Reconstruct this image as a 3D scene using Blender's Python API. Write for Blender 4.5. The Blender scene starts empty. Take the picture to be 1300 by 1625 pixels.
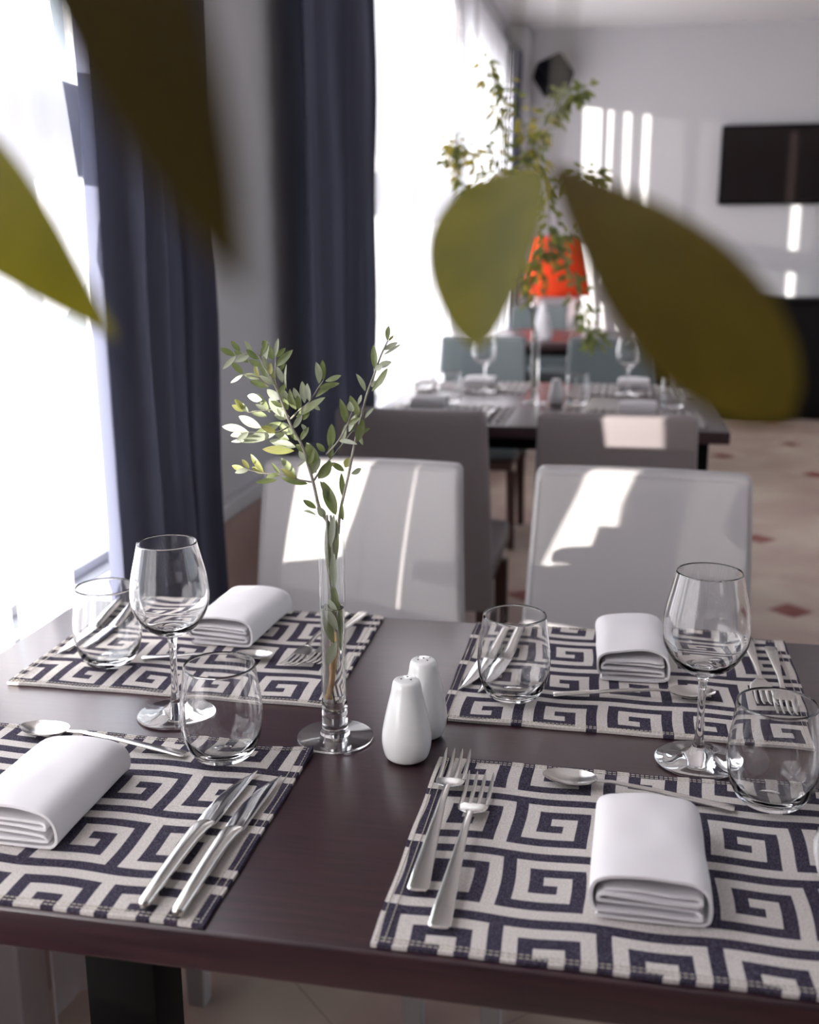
import bpy, bmesh, math, random
from mathutils import Vector, Matrix, noise

# ------------------------------------------------------------ camera, world, sun, exposure
S = bpy.context.scene
COL = S.collection
cam_d = bpy.data.cameras.new('camera'); cam = bpy.data.objects.new('camera', cam_d); COL.objects.link(cam)
S.camera = cam
cam_d.sensor_fit = 'VERTICAL'; cam_d.sensor_height = 36.0; cam_d.sensor_width = 28.8
cam_d.lens = 1721.4 / 1625 * 36.0
Rm = Matrix(((0.98105, -0.04307, 0.1889), (0.19372, 0.23385, -0.95278), (-0.00314, 0.97132, 0.23776)))
cam.matrix_world = Matrix.Translation((0, 0, 1.27)) @ Rm.to_4x4()
cam_d.clip_start = 0.02
cam_d.dof.use_dof = True; cam_d.dof.focus_distance = 1.14; cam_d.dof.aperture_fstop = 4.4

S.view_settings.view_transform = 'Standard'; S.view_settings.look = 'None'
S.view_settings.gamma = 1.0; S.view_settings.use_curve_mapping = False
S.view_settings.exposure = 0.05
S.cycles.max_bounces = 14; S.cycles.transmission_bounces = 12; S.cycles.transparent_max_bounces = 24
S.cycles.diffuse_bounces = 5; S.cycles.glossy_bounces = 5; S.cycles.caustics_reflective = False

world = bpy.data.worlds.new('world'); S.world = world; world.use_nodes = True
wn = world.node_tree; wn.nodes.clear()
wo = wn.nodes.new('ShaderNodeOutputWorld'); wb = wn.nodes.new('ShaderNodeBackground')
tc = wn.nodes.new('ShaderNodeTexCoord'); sx = wn.nodes.new('ShaderNodeSeparateXYZ'); rp = wn.nodes.new('ShaderNodeValToRGB')
wn.links.new(tc.outputs['Generated'], sx.inputs[0]); wn.links.new(sx.outputs['Z'], rp.inputs[0])
rp.color_ramp.elements[0].position = 0.0; rp.color_ramp.elements[0].color = (0.55, 0.56, 0.60, 1)
rp.color_ramp.elements[1].position = 0.25; rp.color_ramp.elements[1].color = (0.78, 0.86, 1.0, 1)
wn.links.new(rp.outputs[0], wb.inputs[0]); wb.inputs[1].default_value = 2.9
wn.links.new(wb.outputs[0], wo.inputs[0])

sun_d = bpy.data.lights.new('sun', 'SUN'); sun = bpy.data.objects.new('sun', sun_d); COL.objects.link(sun)
sun_d.energy = 14.0; sun_d.angle = math.radians(0.6); sun_d.color = (1.0, 0.93, 0.86)
sun.rotation_euler = Vector((1.0, 1.2, -0.146)).to_track_quat('-Z', 'Y').to_euler()
sun.location = (-4, -4, 3)

WIN = [(-0.5, 2.09), (3.45, 5.60), (5.95, 8.35)]          # window openings along the left wall
WX = -0.97; WZ0, WZ1 = 0.66, 2.45
for y0, y1 in WIN:                                         # daylight enters through the windows: sampling portals
    ld = bpy.data.lights.new('daylight', 'AREA'); lo = bpy.data.objects.new('daylight', ld); COL.objects.link(lo)
    ld.shape = 'RECTANGLE'; ld.size = WZ1 - WZ0; ld.size_y = y1 - y0; ld.cycles.is_portal = True
    lo.location = (WX - 0.16, (y0 + y1) / 2, (WZ0 + WZ1) / 2); lo.rotation_euler = (0, -math.pi / 2, 0)
for y0, y1 in WIN:                                         # added area lamps outside each window, brightening the sheers beyond the world sky
    ld = bpy.data.lights.new('added_sky_glare', 'AREA'); lo = bpy.data.objects.new('added_sky_glare', ld); COL.objects.link(lo)
    ld.shape = 'RECTANGLE'; ld.size = 2.6; ld.size_y = y1 - y0 + 1.6; ld.energy = 2.3 * math.pi * ld.size * ld.size_y; ld.color = (1.0, 0.955, 0.985)
    lo.location = (-2.1, (y0 + y1) / 2, 1.75); lo.rotation_euler = (0, -math.pi / 2, 0)
RY0, RY1, RZ0, RZ1 = 0.4, 8.2, 0.9, 2.5                    # the glazed side opposite
ld = bpy.data.lights.new('daylight', 'AREA'); lo = bpy.data.objects.new('daylight', ld); COL.objects.link(lo)
ld.shape = 'RECTANGLE'; ld.size = RZ1 - RZ0; ld.size_y = RY1 - RY0; ld.cycles.is_portal = True
lo.location = (5.24, (RY0 + RY1) / 2, (RZ0 + RZ1) / 2); lo.rotation_euler = (0, math.pi / 2, 0)

# ------------------------------------------------------------ materials
def lin(r, g, b):
    f = lambda c: ((c / 255 + 0.055) / 1.055) ** 2.4 if c > 10 else c / 255 / 12.92
    return (f(r), f(g), f(b), 1)
def new_mat(name):
    m = bpy.data.materials.new(name); m.use_nodes = True
    n = m.node_tree; b = n.nodes.get('Principled BSDF')
    return m, n, b
def principled(name, col, rough=0.5, metal=0.0, spec=0.5, coat=0.0, bump=None, sheen=0.0, trans=0.0, ior=1.45):
    m, n, b = new_mat(name)
    b.inputs['Base Color'].default_value = col; b.inputs['Roughness'].default_value = rough
    b.inputs['Metallic'].default_value = metal; b.inputs['Specular IOR Level'].default_value = spec
    b.inputs['Coat Weight'].default_value = coat; b.inputs['Sheen Weight'].default_value = sheen
    b.inputs['Transmission Weight'].default_value = trans; b.inputs['IOR'].default_value = ior
    if bump:
        t = n.nodes.new('ShaderNodeTexCoord'); k = n.nodes.new('ShaderNodeTexNoise'); p = n.nodes.new('ShaderNodeBump')
        k.inputs['Scale'].default_value = bump[0]; k.inputs['Detail'].default_value = 4
        p.inputs['Strength'].default_value = bump[1]; p.inputs['Distance'].default_value = bump[2] if len(bump) > 2 else 0.001
        n.links.new(t.outputs['Object'], k.inputs['Vector']); n.links.new(k.outputs['Fac'], p.inputs['Height'])
        n.links.new(p.outputs['Normal'], b.inputs['Normal'])
    return m
def two_tone(name, c1, c2, scale, rough, stretch=(1, 1, 1), pos=(0.35, 0.65), bump=0.0, detail=5, spec=0.5, dist=0.0005, coord='Object'):
    m, n, b = new_mat(name)
    t = n.nodes.new('ShaderNodeTexCoord'); mp = n.nodes.new('ShaderNodeMapping'); k = n.nodes.new('ShaderNodeTexNoise')
    r = n.nodes.new('ShaderNodeValToRGB')
    mp.inputs['Scale'].default_value = stretch; k.inputs['Scale'].default_value = scale; k.inputs['Detail'].default_value = detail
    r.color_ramp.elements[0].position = pos[0]; r.color_ramp.elements[0].color = c1
    r.color_ramp.elements[1].position = pos[1]; r.color_ramp.elements[1].color = c2
    n.links.new(t.outputs[coord], mp.inputs[0]); n.links.new(mp.outputs[0], k.inputs['Vector'])
    n.links.new(k.outputs['Fac'], r.inputs[0]); n.links.new(r.outputs[0], b.inputs['Base Color'])
    b.inputs['Roughness'].default_value = rough; b.inputs['Specular IOR Level'].default_value = spec
    if bump:
        p = n.nodes.new('ShaderNodeBump'); p.inputs['Strength'].default_value = bump; p.inputs['Distance'].default_value = dist
        n.links.new(k.outputs['Fac'], p.inputs['Height']); n.links.new(p.outputs['Normal'], b.inputs['Normal'])
    return m
def glass_mat(name, ior=1.45, col=(1, 1, 1, 1)):
    m = bpy.data.materials.new(name); m.use_nodes = True; n = m.node_tree; n.nodes.clear()
    o = n.nodes.new('ShaderNodeOutputMaterial'); g = n.nodes.new('ShaderNodeBsdfGlass')
    g.inputs['IOR'].default_value = ior; g.inputs['Roughness'].default_value = 0.0; g.inputs['Color'].default_value = col
    n.links.new(g.outputs[0], o.inputs[0]); return m
def pane_mat(name, k=0.93, base=0.05, tint=(0.95, 0.97, 0.96, 1)):
    m = bpy.data.materials.new(name); m.use_nodes = True; n = m.node_tree; n.nodes.clear()
    o = n.nodes.new('ShaderNodeOutputMaterial'); t = n.nodes.new('ShaderNodeBsdfTransparent'); g = n.nodes.new('ShaderNodeBsdfGlossy')
    x = n.nodes.new('ShaderNodeMixShader'); f = n.nodes.new('ShaderNodeMath'); w = n.nodes.new('ShaderNodeLayerWeight'); p5 = n.nodes.new('ShaderNodeMath')
    p5.operation = 'POWER'; p5.inputs[1].default_value = 5.0; n.links.new(w.outputs['Facing'], p5.inputs[0])
    f.operation = 'MULTIPLY_ADD'; f.inputs[1].default_value = k; f.inputs[2].default_value = base; n.links.new(p5.outputs[0], f.inputs[0])
    g.inputs['Roughness'].default_value = 0.0
    t.inputs['Color'].default_value = tint
    n.links.new(f.outputs[0], x.inputs[0]); n.links.new(t.outputs[0], x.inputs[1]); n.links.new(g.outputs[0], x.inputs[2])
    n.links.new(x.outputs[0], o.inputs[0]); return m
def cloth_mat(name, col, transp, transl, tcol=None):
    m = bpy.data.materials.new(name); m.use_nodes = True; n = m.node_tree; n.nodes.clear()
    o = n.nodes.new('ShaderNodeOutputMaterial'); d = n.nodes.new('ShaderNodeBsdfDiffuse'); l = n.nodes.new('ShaderNodeBsdfTranslucent')
    t = n.nodes.new('ShaderNodeBsdfTransparent'); a = n.nodes.new('ShaderNodeMixShader'); b = n.nodes.new('ShaderNodeMixShader')
    d.inputs['Color'].default_value = col; l.inputs['Color'].default_value = tcol or col
    a.inputs[0].default_value = transl; b.inputs[0].default_value = transp
    n.links.new(d.outputs[0], a.inputs[1]); n.links.new(l.outputs[0], a.inputs[2])
    n.links.new(a.outputs[0], b.inputs[1]); n.links.new(t.outputs[0], b.inputs[2]); n.links.new(b.outputs[0], o.inputs[0]); return m
def leaf_mat(name, c1, c2, tcol, transl=0.35, rough=0.4):
    m, n, b = new_mat(name)
    t = n.nodes.new('ShaderNodeTexCoord'); k = n.nodes.new('ShaderNodeTexNoise'); r = n.nodes.new('ShaderNodeValToRGB')
    k.inputs['Scale'].default_value = 45; k.inputs['Detail'].default_value = 3
    r.color_ramp.elements[0].position = 0.35; r.color_ramp.elements[0].color = c1
    r.color_ramp.elements[1].position = 0.68; r.color_ramp.elements[1].color = c2
    n.links.new(t.outputs['Object'], k.inputs['Vector']); n.links.new(k.outputs['Fac'], r.inputs[0]); n.links.new(r.outputs[0], b.inputs['Base Color'])
    b.inputs['Roughness'].default_value = rough
    l = n.nodes.new('ShaderNodeBsdfTranslucent'); l.inputs['Color'].default_value = tcol
    x = n.nodes.new('ShaderNodeMixShader'); x.inputs[0].default_value = transl
    o = n.nodes.get('Material Output')
    n.links.new(b.outputs[0], x.inputs[1]); n.links.new(l.outputs[0], x.inputs[2]); n.links.new(x.outputs[0], o.inputs[0]); return m

M = {}
M['wall'] = principled('wall paint', (0.575, 0.57, 0.59, 1), 0.8, bump=(180, 0.15))
M['ceiling'] = principled('ceiling paint', (0.80, 0.79, 0.80, 1), 0.85)
M['white_frame'] = principled('white painted frame', (0.75, 0.75, 0.76, 1), 0.45)
M['marble'] = two_tone('pink marble', (0.42, 0.31, 0.27, 1), (0.30, 0.17, 0.15, 1), 3.0, 0.3, (1, 1, 1), (0.45, 0.75), detail=7)
M['wood'] = two_tone('dark wood veneer', (0.020, 0.0068, 0.0115, 1), (0.046, 0.0150, 0.0205, 1), 26, 0.30, (0.35, 6.0, 6.0), (0.3, 0.75), bump=0.12, detail=8, dist=0.0004, spec=0.7)
M['wood'].node_tree.nodes['Principled BSDF'].inputs['Coat Weight'].default_value = 0.18
M['wood'].node_tree.nodes['Principled BSDF'].inputs['Coat Roughness'].default_value = 0.24
M['wood_black'] = principled('black brown lacquer', (0.005, 0.004, 0.004, 1), 0.6, spec=0.15, bump=(60, 0.1))
M['cream'] = two_tone('cream woven cotton', (0.46, 0.425, 0.40, 1), (0.68, 0.64, 0.61, 1), 700, 0.9, (1, 1, 1), (0.3, 0.7), bump=0.35, detail=2, spec=0.15, dist=0.0006)
M['navy'] = two_tone('navy woven cotton', (0.018, 0.014, 0.032, 1), (0.115, 0.102, 0.135, 1), 750, 0.9, (1, 1, 1), (0.38, 0.78), bump=0.35, detail=2, spec=0.15, dist=0.0006)
M['thread'] = principled('cream thread', (0.5, 0.46, 0.40, 1), 0.8)
M['napkin'] = principled('white napkin cotton', (0.77, 0.75, 0.77, 1), 0.85, spec=0.2, bump=(1400, 0.25, 0.0003))
M['steel'] = principled('brushed stainless steel', (0.72, 0.70, 0.67, 1), 0.22, 1.0)
M['blade'] = principled('polished blade steel', (0.74, 0.74, 0.74, 1), 0.09, 1.0)
M['porcelain'] = principled('white glazed porcelain', (0.78, 0.78, 0.78, 1), 0.18, coat=0.6)
M['hole'] = principled('dark pouring hole', (0.08, 0.07, 0.07, 1), 0.8)
M['glass'] = glass_mat('solid clear glass', 1.46)
M['thin_glass'] = pane_mat('thin blown glass', 0.80, 0.055, (0.975, 0.98, 0.98, 1))
M['water'] = glass_mat('vase water', 1.33, (0.985, 0.975, 0.95, 1))
M['pane'] = pane_mat('window pane')
M['white_leather'] = principled('off white leather', (0.425, 0.41, 0.415, 1), 0.42, bump=(500, 0.2, 0.0005))
M['grey_leather'] = principled('taupe grey leather', (0.235, 0.205, 0.212, 1), 0.45, bump=(500, 0.2, 0.0005))
M['teal_leather'] = principled('blue grey leather', (0.095, 0.118, 0.125, 1), 0.5, bump=(500, 0.2, 0.0005))
M['side_leather'] = principled('slate leather side panel', (0.19, 0.19, 0.25, 1), 0.45)
M['seam'] = principled('seam thread', (0.45, 0.43, 0.44, 1), 0.7)
M['leg_wood'] = principled('brown chair leg wood', (0.10, 0.055, 0.045, 1), 0.4)
M['sheer'] = cloth_mat('white sheer voile', (0.90, 0.88, 0.91, 1), 0.04, 0.68)
M['drape'] = two_tone('slate blue drape', (0.108, 0.116, 0.172, 1), (0.130, 0.136, 0.195, 1), 8, 0.75, (1, 1, .1), spec=0.2)
M['olive_g'] = leaf_mat('olive leaf green', (0.13, 0.16, 0.065, 1), (0.26, 0.29, 0.155, 1), (0.20, 0.27, 0.06, 1), 0.22)
M['olive_p'] = leaf_mat('olive leaf silver underside', (0.34, 0.37, 0.28, 1), (0.46, 0.48, 0.40, 1), (0.34, 0.40, 0.20, 1), 0.25, 0.6)
M['olive_y'] = leaf_mat('olive leaf young', (0.30, 0.32, 0.12, 1), (0.40, 0.38, 0.16, 1), (0.40, 0.40, 0.10, 1), 0.3)
M['bark'] = two_tone('grey green twig', (0.20, 0.19, 0.15, 1), (0.34, 0.32, 0.27, 1), 120, 0.7)
M['wet_stem'] = two_tone('wet tan stem', (0.40, 0.22, 0.09, 1), (0.60, 0.38, 0.18, 1), 60, 0.5)
M['big_green'] = leaf_mat('rubber leaf green', (0.065, 0.075, 0.004, 1), (0.160, 0.145, 0.006, 1), (0.32, 0.28, 0.008, 1), 0.40, 0.6)
M['big_olive'] = leaf_mat('rubber leaf bronze', (0.055, 0.038, 0.003, 1), (0.105, 0.080, 0.004, 1), (0.13, 0.09, 0.004, 1), 0.35, 0.6)
M['bronze_dark'] = leaf_mat('dark bronze leaf', (0.035, 0.022, 0.006, 1), (0.055, 0.036, 0.008, 1), (0.05, 0.035, 0.004, 1), 0.3, 0.6)
M['ficus_g'] = leaf_mat('ficus leaf green', (0.11, 0.15, 0.06, 1), (0.20, 0.24, 0.10, 1), (0.35, 0.38, 0.08, 1), 0.35)
M['ficus_sun_y'] = leaf_mat('ficus leaf sunlit yellow', (0.38, 0.36, 0.08, 1), (0.55, 0.48, 0.12, 1), (0.6, 0.5, 0.08, 1), 0.4)
M['black'] = principled('black plastic', (0.004, 0.0035, 0.006, 1), 0.7, spec=0.1)
M['screen'] = principled('black screen glass', (0.010, 0.007, 0.007, 1), 0.12)
M['shade'] = cloth_mat('orange red lampshade', (0.75, 0.085, 0.03, 1), 0.0, 0.45, (0.9, 0.12, 0.03, 1))
M['ceramic'] = principled('white ceramic', (0.8, 0.78, 0.78, 1), 0.3)
M['terracotta'] = principled('terracotta', (0.5, 0.2, 0.1, 1), 0.7)
M['brass'] = principled('dull metal rail', (0.4, 0.38, 0.4, 1), 0.35, 1.0)

def floor_mat():
    m, n, b = new_mat('marble floor with red inserts'); N = n.nodes.new; L = n.links.new
    g = N('ShaderNodeNewGeometry'); s = N('ShaderNodeSeparateXYZ'); L(g.outputs['Position'], s.inputs[0])
    def mth(op, a, c=None):
        k = N('ShaderNodeMath'); k.operation = op
        for i, v in enumerate((a, c)):
            if v is None: continue
            if isinstance(v, (int, float)): k.inputs[i].default_value = v
            else: L(v, k.inputs[i])
        return k.outputs[0]
    def dist(ox, oy):
        u = mth('DIVIDE', mth('SUBTRACT', s.outputs['X'], ox), 0.94); v = mth('DIVIDE', mth('SUBTRACT', s.outputs['Y'], oy), 1.0)
        fu = mth('ABSOLUTE', mth('SUBTRACT', mth('FRACT', mth('ADD', u, 50.5)), 0.5)); fv = mth('ABSOLUTE', mth('SUBTRACT', mth('FRACT', mth('ADD', v, 50.5)), 0.5))
        return mth('ADD', mth('MULTIPLY', fu, 0.94), fv)
    d = mth('MINIMUM', dist(0.62, 3.88), dist(1.09, 4.38))
    ins = mth('LESS_THAN', d, 0.082)
    jt = mth('LESS_THAN', mth('ABSOLUTE', mth('SUBTRACT', mth('ABSOLUTE', mth('SUBTRACT', dist(0.62, 3.88), dist(1.09, 4.38))), 0.0)), 0.006)
    t = N('ShaderNodeTexNoise'); t.inputs['Scale'].default_value = 2.6; t.inputs['Detail'].default_value = 8; t.inputs['Distortion'].default_value = 0.8
    L(g.outputs['Position'], t.inputs['Vector'])
    r = N('ShaderNodeValToRGB'); r.color_ramp.elements[0].position = 0.36; r.color_ramp.elements[0].color = (0.60, 0.50, 0.40, 1)
    r.color_ramp.elements[1].position = 0.72; r.color_ramp.elements[1].color = (0.42, 0.27, 0.24, 1)
    L(t.outputs['Fac'], r.inputs[0])
    x = N('ShaderNodeMix'); x.data_type = 'RGBA'; L(ins, x.inputs[0]); L(r.outputs[0], x.inputs[6]); x.inputs[7].default_value = (0.22, 0.035, 0.025, 1)
    y = N('ShaderNodeMix'); y.data_type = 'RGBA'; L(mth('MULTIPLY', jt, 0.5), y.inputs[0]); L(x.outputs[2], y.inputs[6]); y.inputs[7].default_value = (0.25, 0.19, 0.16, 1)
    L(y.outputs[2], b.inputs['Base Color']); b.inputs['Roughness'].default_value = 0.28
    return m
M['floor'] = floor_mat()

# ------------------------------------------------------------ mesh helpers
def obj(name, bm, mats, parent=None, smooth=True, angle=40, loc=None):
    me = bpy.data.meshes.new(name)
    bmesh.ops.recalc_face_normals(bm, faces=bm.faces)
    bm.to_mesh(me); bm.free()
    for k in (mats if isinstance(mats, (list, tuple)) else [mats]): me.materials.append(k)
    if smooth:
        for p in me.polygons: p.use_smooth = True
        me.set_sharp_from_angle(angle=math.radians(angle))
    o = bpy.data.objects.new(name, me); COL.objects.link(o)
    if parent: o.parent = parent
    if loc: o.location = loc
    return o
def tag(o, label, cat=None, group=None, kind=None):
    if label: o['label'] = label
    if cat: o['category'] = cat
    if group: o['group'] = group
    if kind: o['kind'] = kind
    return o
def thing(name, label, cat, loc=(0, 0, 0), rz=0.0, group=None):
    o = bpy.data.objects.new(name, None); COL.objects.link(o); o.empty_display_size = 0.05
    o.location = loc; o.rotation_euler = (0, 0, rz); return tag(o, label, cat, group)
def struct(name, bm, m, parent=None, label=None, **k):
    o = obj(name, bm, m, parent, **k)
    if not parent: o['kind'] = 'structure'
    if label: o['label'] = label
    return o
def dup(root, label, loc, rz=None, group=None, tilt=None):
    r = root.copy(); COL.objects.link(r); r.location = loc; r['label'] = label
    if rz is not None: r.rotation_euler = (0, 0, rz)
    if group: r['group'] = group
    for ch in list(root.children):
        c = ch.copy(); COL.objects.link(c); c.parent = r
        for g in list(ch.children):
            d = g.copy(); COL.objects.link(d); d.parent = c
    return r
def box(bm, x0, x1, y0, y1, z0, z1, bev=0.0, mi=0, seg=2):
    r = bmesh.ops.create_cube(bm, size=1.0, matrix=Matrix.Translation(((x0 + x1) / 2, (y0 + y1) / 2, (z0 + z1) / 2)) @ Matrix.Diagonal((x1 - x0, y1 - y0, z1 - z0, 1)))
    vs = r['verts']; fs = {f for v in vs for f in v.link_faces}
    for f in fs: f.material_index = mi
    if bev:
        es = list({e for v in vs for e in v.link_edges})
        g = bmesh.ops.bevel(bm, geom=es, offset=bev, segments=seg, affect='EDGES', profile=0.5)
        for f in g['faces']: f.material_index = mi
def lathe(bm, prof, n=48, cx=0, cy=0, closed=False):
    rings = []
    for r, z in prof:
        if r < 1e-6: rings.append([bm.verts.new((cx, cy, z))])
        else: rings.append([bm.verts.new((cx + r * math.cos(2 * math.pi * i / n), cy + r * math.sin(2 * math.pi * i / n), z)) for i in range(n)])
    pairs = list(zip(rings, rings[1:])) + ([(rings[-1], rings[0])] if closed else [])
    for a, b in pairs:
        for i in range(n):
            j = (i + 1) % n
            if len(a) == 1 and len(b) == 1: break
            if len(a) == 1: bm.faces.new((a[0], b[i], b[j]))
            elif len(b) == 1: bm.faces.new((a[i], a[j], b[0]))
            else: bm.faces.new((a[i], a[j], b[j], b[i]))
def smooth_pts(pts, k=6):
    """Catmull-Rom through points of any dimension"""
    out = []; P = [pts[0]] + list(pts) + [pts[-1]]
    for i in range(1, len(P) - 2):
        p0, p1, p2, p3 = P[i - 1], P[i], P[i + 1], P[i + 2]
        for s in range(k):
            t = s / k
            out.append(tuple(0.5 * ((2 * b) + (c - a) * t + (2 * a - 5 * b + 4 * c - d) * t * t + (3 * b - a - 3 * c + d) * t ** 3) for a, b, c, d in zip(p0, p1, p2, p3)))
    out.append(tuple(pts[-1])); return out
def tube(bm, pts, rad, n=8, cap=True):
    """pts: list of 3D points, rad: number or list"""
    P = [Vector(p) for p in pts]; m = len(P)
    R = rad if isinstance(rad, (list, tuple)) else [rad] * m
    prev = None; up = Vector((0, 0, 1)); ref = None
    for i in range(m):
        t = (P[min(i + 1, m - 1)] - P[max(i - 1, 0)]).normalized()
        if ref is None:
            ref = t.cross(up if abs(t.z) < 0.9 else Vector((1, 0, 0))).normalized()
        ref = (ref - t * ref.dot(t)).normalized(); b = t.cross(ref)
        ring = [bm.verts.new(P[i] + (ref * math.cos(2 * math.pi * j / n) + b * math.sin(2 * math.pi * j / n)) * R[i]) for j in range(n)]
        if prev:
            for j in range(n): bm.faces.new((prev[j], prev[(j + 1) % n], ring[(j + 1) % n], ring[j]))
        elif cap: bm.faces.new(ring[::-1])
        prev = ring
    if cap: bm.faces.new(prev)
def loft(bm, secs, n=16, axis='Y', power=2.6, mi=0):
    """secs: (s, cx, cz, hw, ht): superellipse sections along an axis"""
    prev = None
    for s, cx, cz, hw, ht in secs:
        ring = []
        for j in range(n):
            a = 2 * math.pi * j / n; c, q = math.cos(a), math.sin(a)
            u = math.copysign(abs(c) ** (2 / power), c) * hw; w = math.copysign(abs(q) ** (2 / power), q) * ht
            p = (cx + u, s, cz + w) if axis == 'Y' else (cx + u, cz + w, s) if axis == 'Z' else (s, cx + u, cz + w)
            ring.append(bm.verts.new(p))
        if prev:
            for j in range(n):
                f = bm.faces.new((prev[j], prev[(j + 1) % n], ring[(j + 1) % n], ring[j])); f.material_index = mi
        else:
            f = bm.faces.new(ring[::-1]); f.material_index = mi
        prev = ring
    f = bm.faces.new(prev); f.material_index = mi
def sheet(bm, fn, nu, nv, mi=0):
    V = [[bm.verts.new(fn(i / nu, j / nv)) for j in range(nv + 1)] for i in range(nu + 1)]
    for i in range(nu):
        for j in range(nv):
            f = bm.faces.new((V[i][j], V[i + 1][j], V[i + 1][j + 1], V[i][j + 1])); f.material_index = mi
    return V
def leaf(bm, b, t, w, nrm, fold=0.25, curl=0.12, mi=0, shape='olive', nu=10):
    b = Vector(b); t = Vector(t); d = t - b; L = d.length; d.normalize()
    nrm = Vector(nrm); nrm = (nrm - d * nrm.dot(d)).normalized(); sd = d.cross(nrm)
    def prof(u):
        if shape == 'olive': return math.sin(math.pi * min(1, u * 1.0)) ** 0.75 if 0 < u < 1 else 0.0
        if shape == 'ficus': return (math.sin(math.pi * u ** 0.8) ** 0.9) * (1 - 0.25 * u) if 0 < u < 1 else 0.0
        if shape == 'drop':  return (1 - u) ** 0.8 * min(1, u * 8 + .4) + 0.18 * math.sin(math.pi * u) if u < 1 else 0.0
        if shape == 'bigend': return min(1.0, (math.sin(math.pi * u ** 1.25) ** 0.6) * (0.72 + 0.38 * u)) if 0 < u < 1 else 0.0
        if shape == 'big':   return min(1.0, (math.sin(math.pi * u ** 0.72) ** 0.62)) if 0 < u < 1 else 0.0
    rows = []
    for i in range(nu + 1):
        u = i / nu; h = w * 0.5 * prof(u); c = b + d * (L * u) + nrm * (curl * L * (math.sin(math.pi * u) - 0.5 * u))
        row = []
        for s in (-1, -0.5, 0, 0.5, 1):
            row.append(bm.verts.new(c + sd * (s * h) + nrm * (fold * abs(s) * h)))
        rows.append(row)
    for i in range(nu):
        for j in range(4):
            f = bm.faces.new((rows[i][j], rows[i + 1][j], rows[i + 1][j + 1], rows[i][j + 1])); f.material_index = mi
    bmesh.ops.remove_doubles(bm, verts=rows[0] + rows[-1], dist=1e-6)

# traced positions of twigs and leaves (metres, room coordinates)
OLIVE_STEMS = [([[-0.2868, 1.06, 0.9785], [-0.2975, 1.0568, 0.9934], [-0.3045, 1.0537, 1.0084], [-0.3093, 1.0505, 1.0358], [-0.3133, 1.0473, 1.0541], [-0.3172, 1.0442, 1.0721], [-0.3264, 1.041, 1.0915], [-0.3321, 1.0378, 1.1074], [-0.3376, 1.0347, 1.1265], [-0.3431, 1.0315, 1.142], [-0.3503, 1.0283, 1.1556], [-0.3558, 1.0252, 1.1675], [-0.3767, 1.022, 1.1658]], 0.0016), ([[-0.2857, 1.058, 0.9791], [-0.2848, 1.0607, 0.9949], [-0.2825, 1.0633, 1.0107], [-0.2754, 1.066, 1.041], [-0.2692, 1.0687, 1.0728], [-0.2623, 1.0713, 1.1007], [-0.2564, 1.074, 1.1249], [-0.2488, 1.0767, 1.1454], [-0.2431, 1.0793, 1.1624], [-0.2361, 1.082, 1.1776]], 0.0015), ([[-0.3097, 1.052, 1.0346], [-0.3255, 1.0445, 1.0386], [-0.3392, 1.037, 1.0446], [-0.3547, 1.0295, 1.047], [-0.3681, 1.022, 1.0515]], 0.0009), ([[-0.3088, 1.052, 1.0364], [-0.3043, 1.056, 1.0438], [-0.2934, 1.06, 1.0576], [-0.2815, 1.064, 1.0723], [-0.2716, 1.068, 1.0852], [-0.2672, 1.072, 1.0847]], 0.001), ([[-0.3332, 1.052, 1.0983], [-0.3229, 1.0545, 1.1086], [-0.3127, 1.057, 1.1172], [-0.3041, 1.0595, 1.1309], [-0.2989, 1.062, 1.1384]], 0.0009), ([[-0.296, 1.057, 1.0634], [-0.2818, 1.052, 1.0788], [-0.2714, 1.047, 1.0956], [-0.2646, 1.042, 1.1102]], 0.0009), ([[-0.3316, 1.052, 1.0931], [-0.3423, 1.0345, 1.0886], [-0.3648, 1.017, 1.0909]], 0.0008), ([[-0.3432, 1.052, 1.1241], [-0.3463, 1.052, 1.1395], [-0.3455, 1.052, 1.1617]], 0.001), ([[-0.3383, 1.052, 1.1086], [-0.353, 1.042, 1.1097], [-0.3694, 1.032, 1.1081]], 0.0008), ([[-0.3546, 1.052, 1.1324], [-0.3625, 1.047, 1.1415], [-0.3768, 1.042, 1.1452]], 0.0008)]
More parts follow.
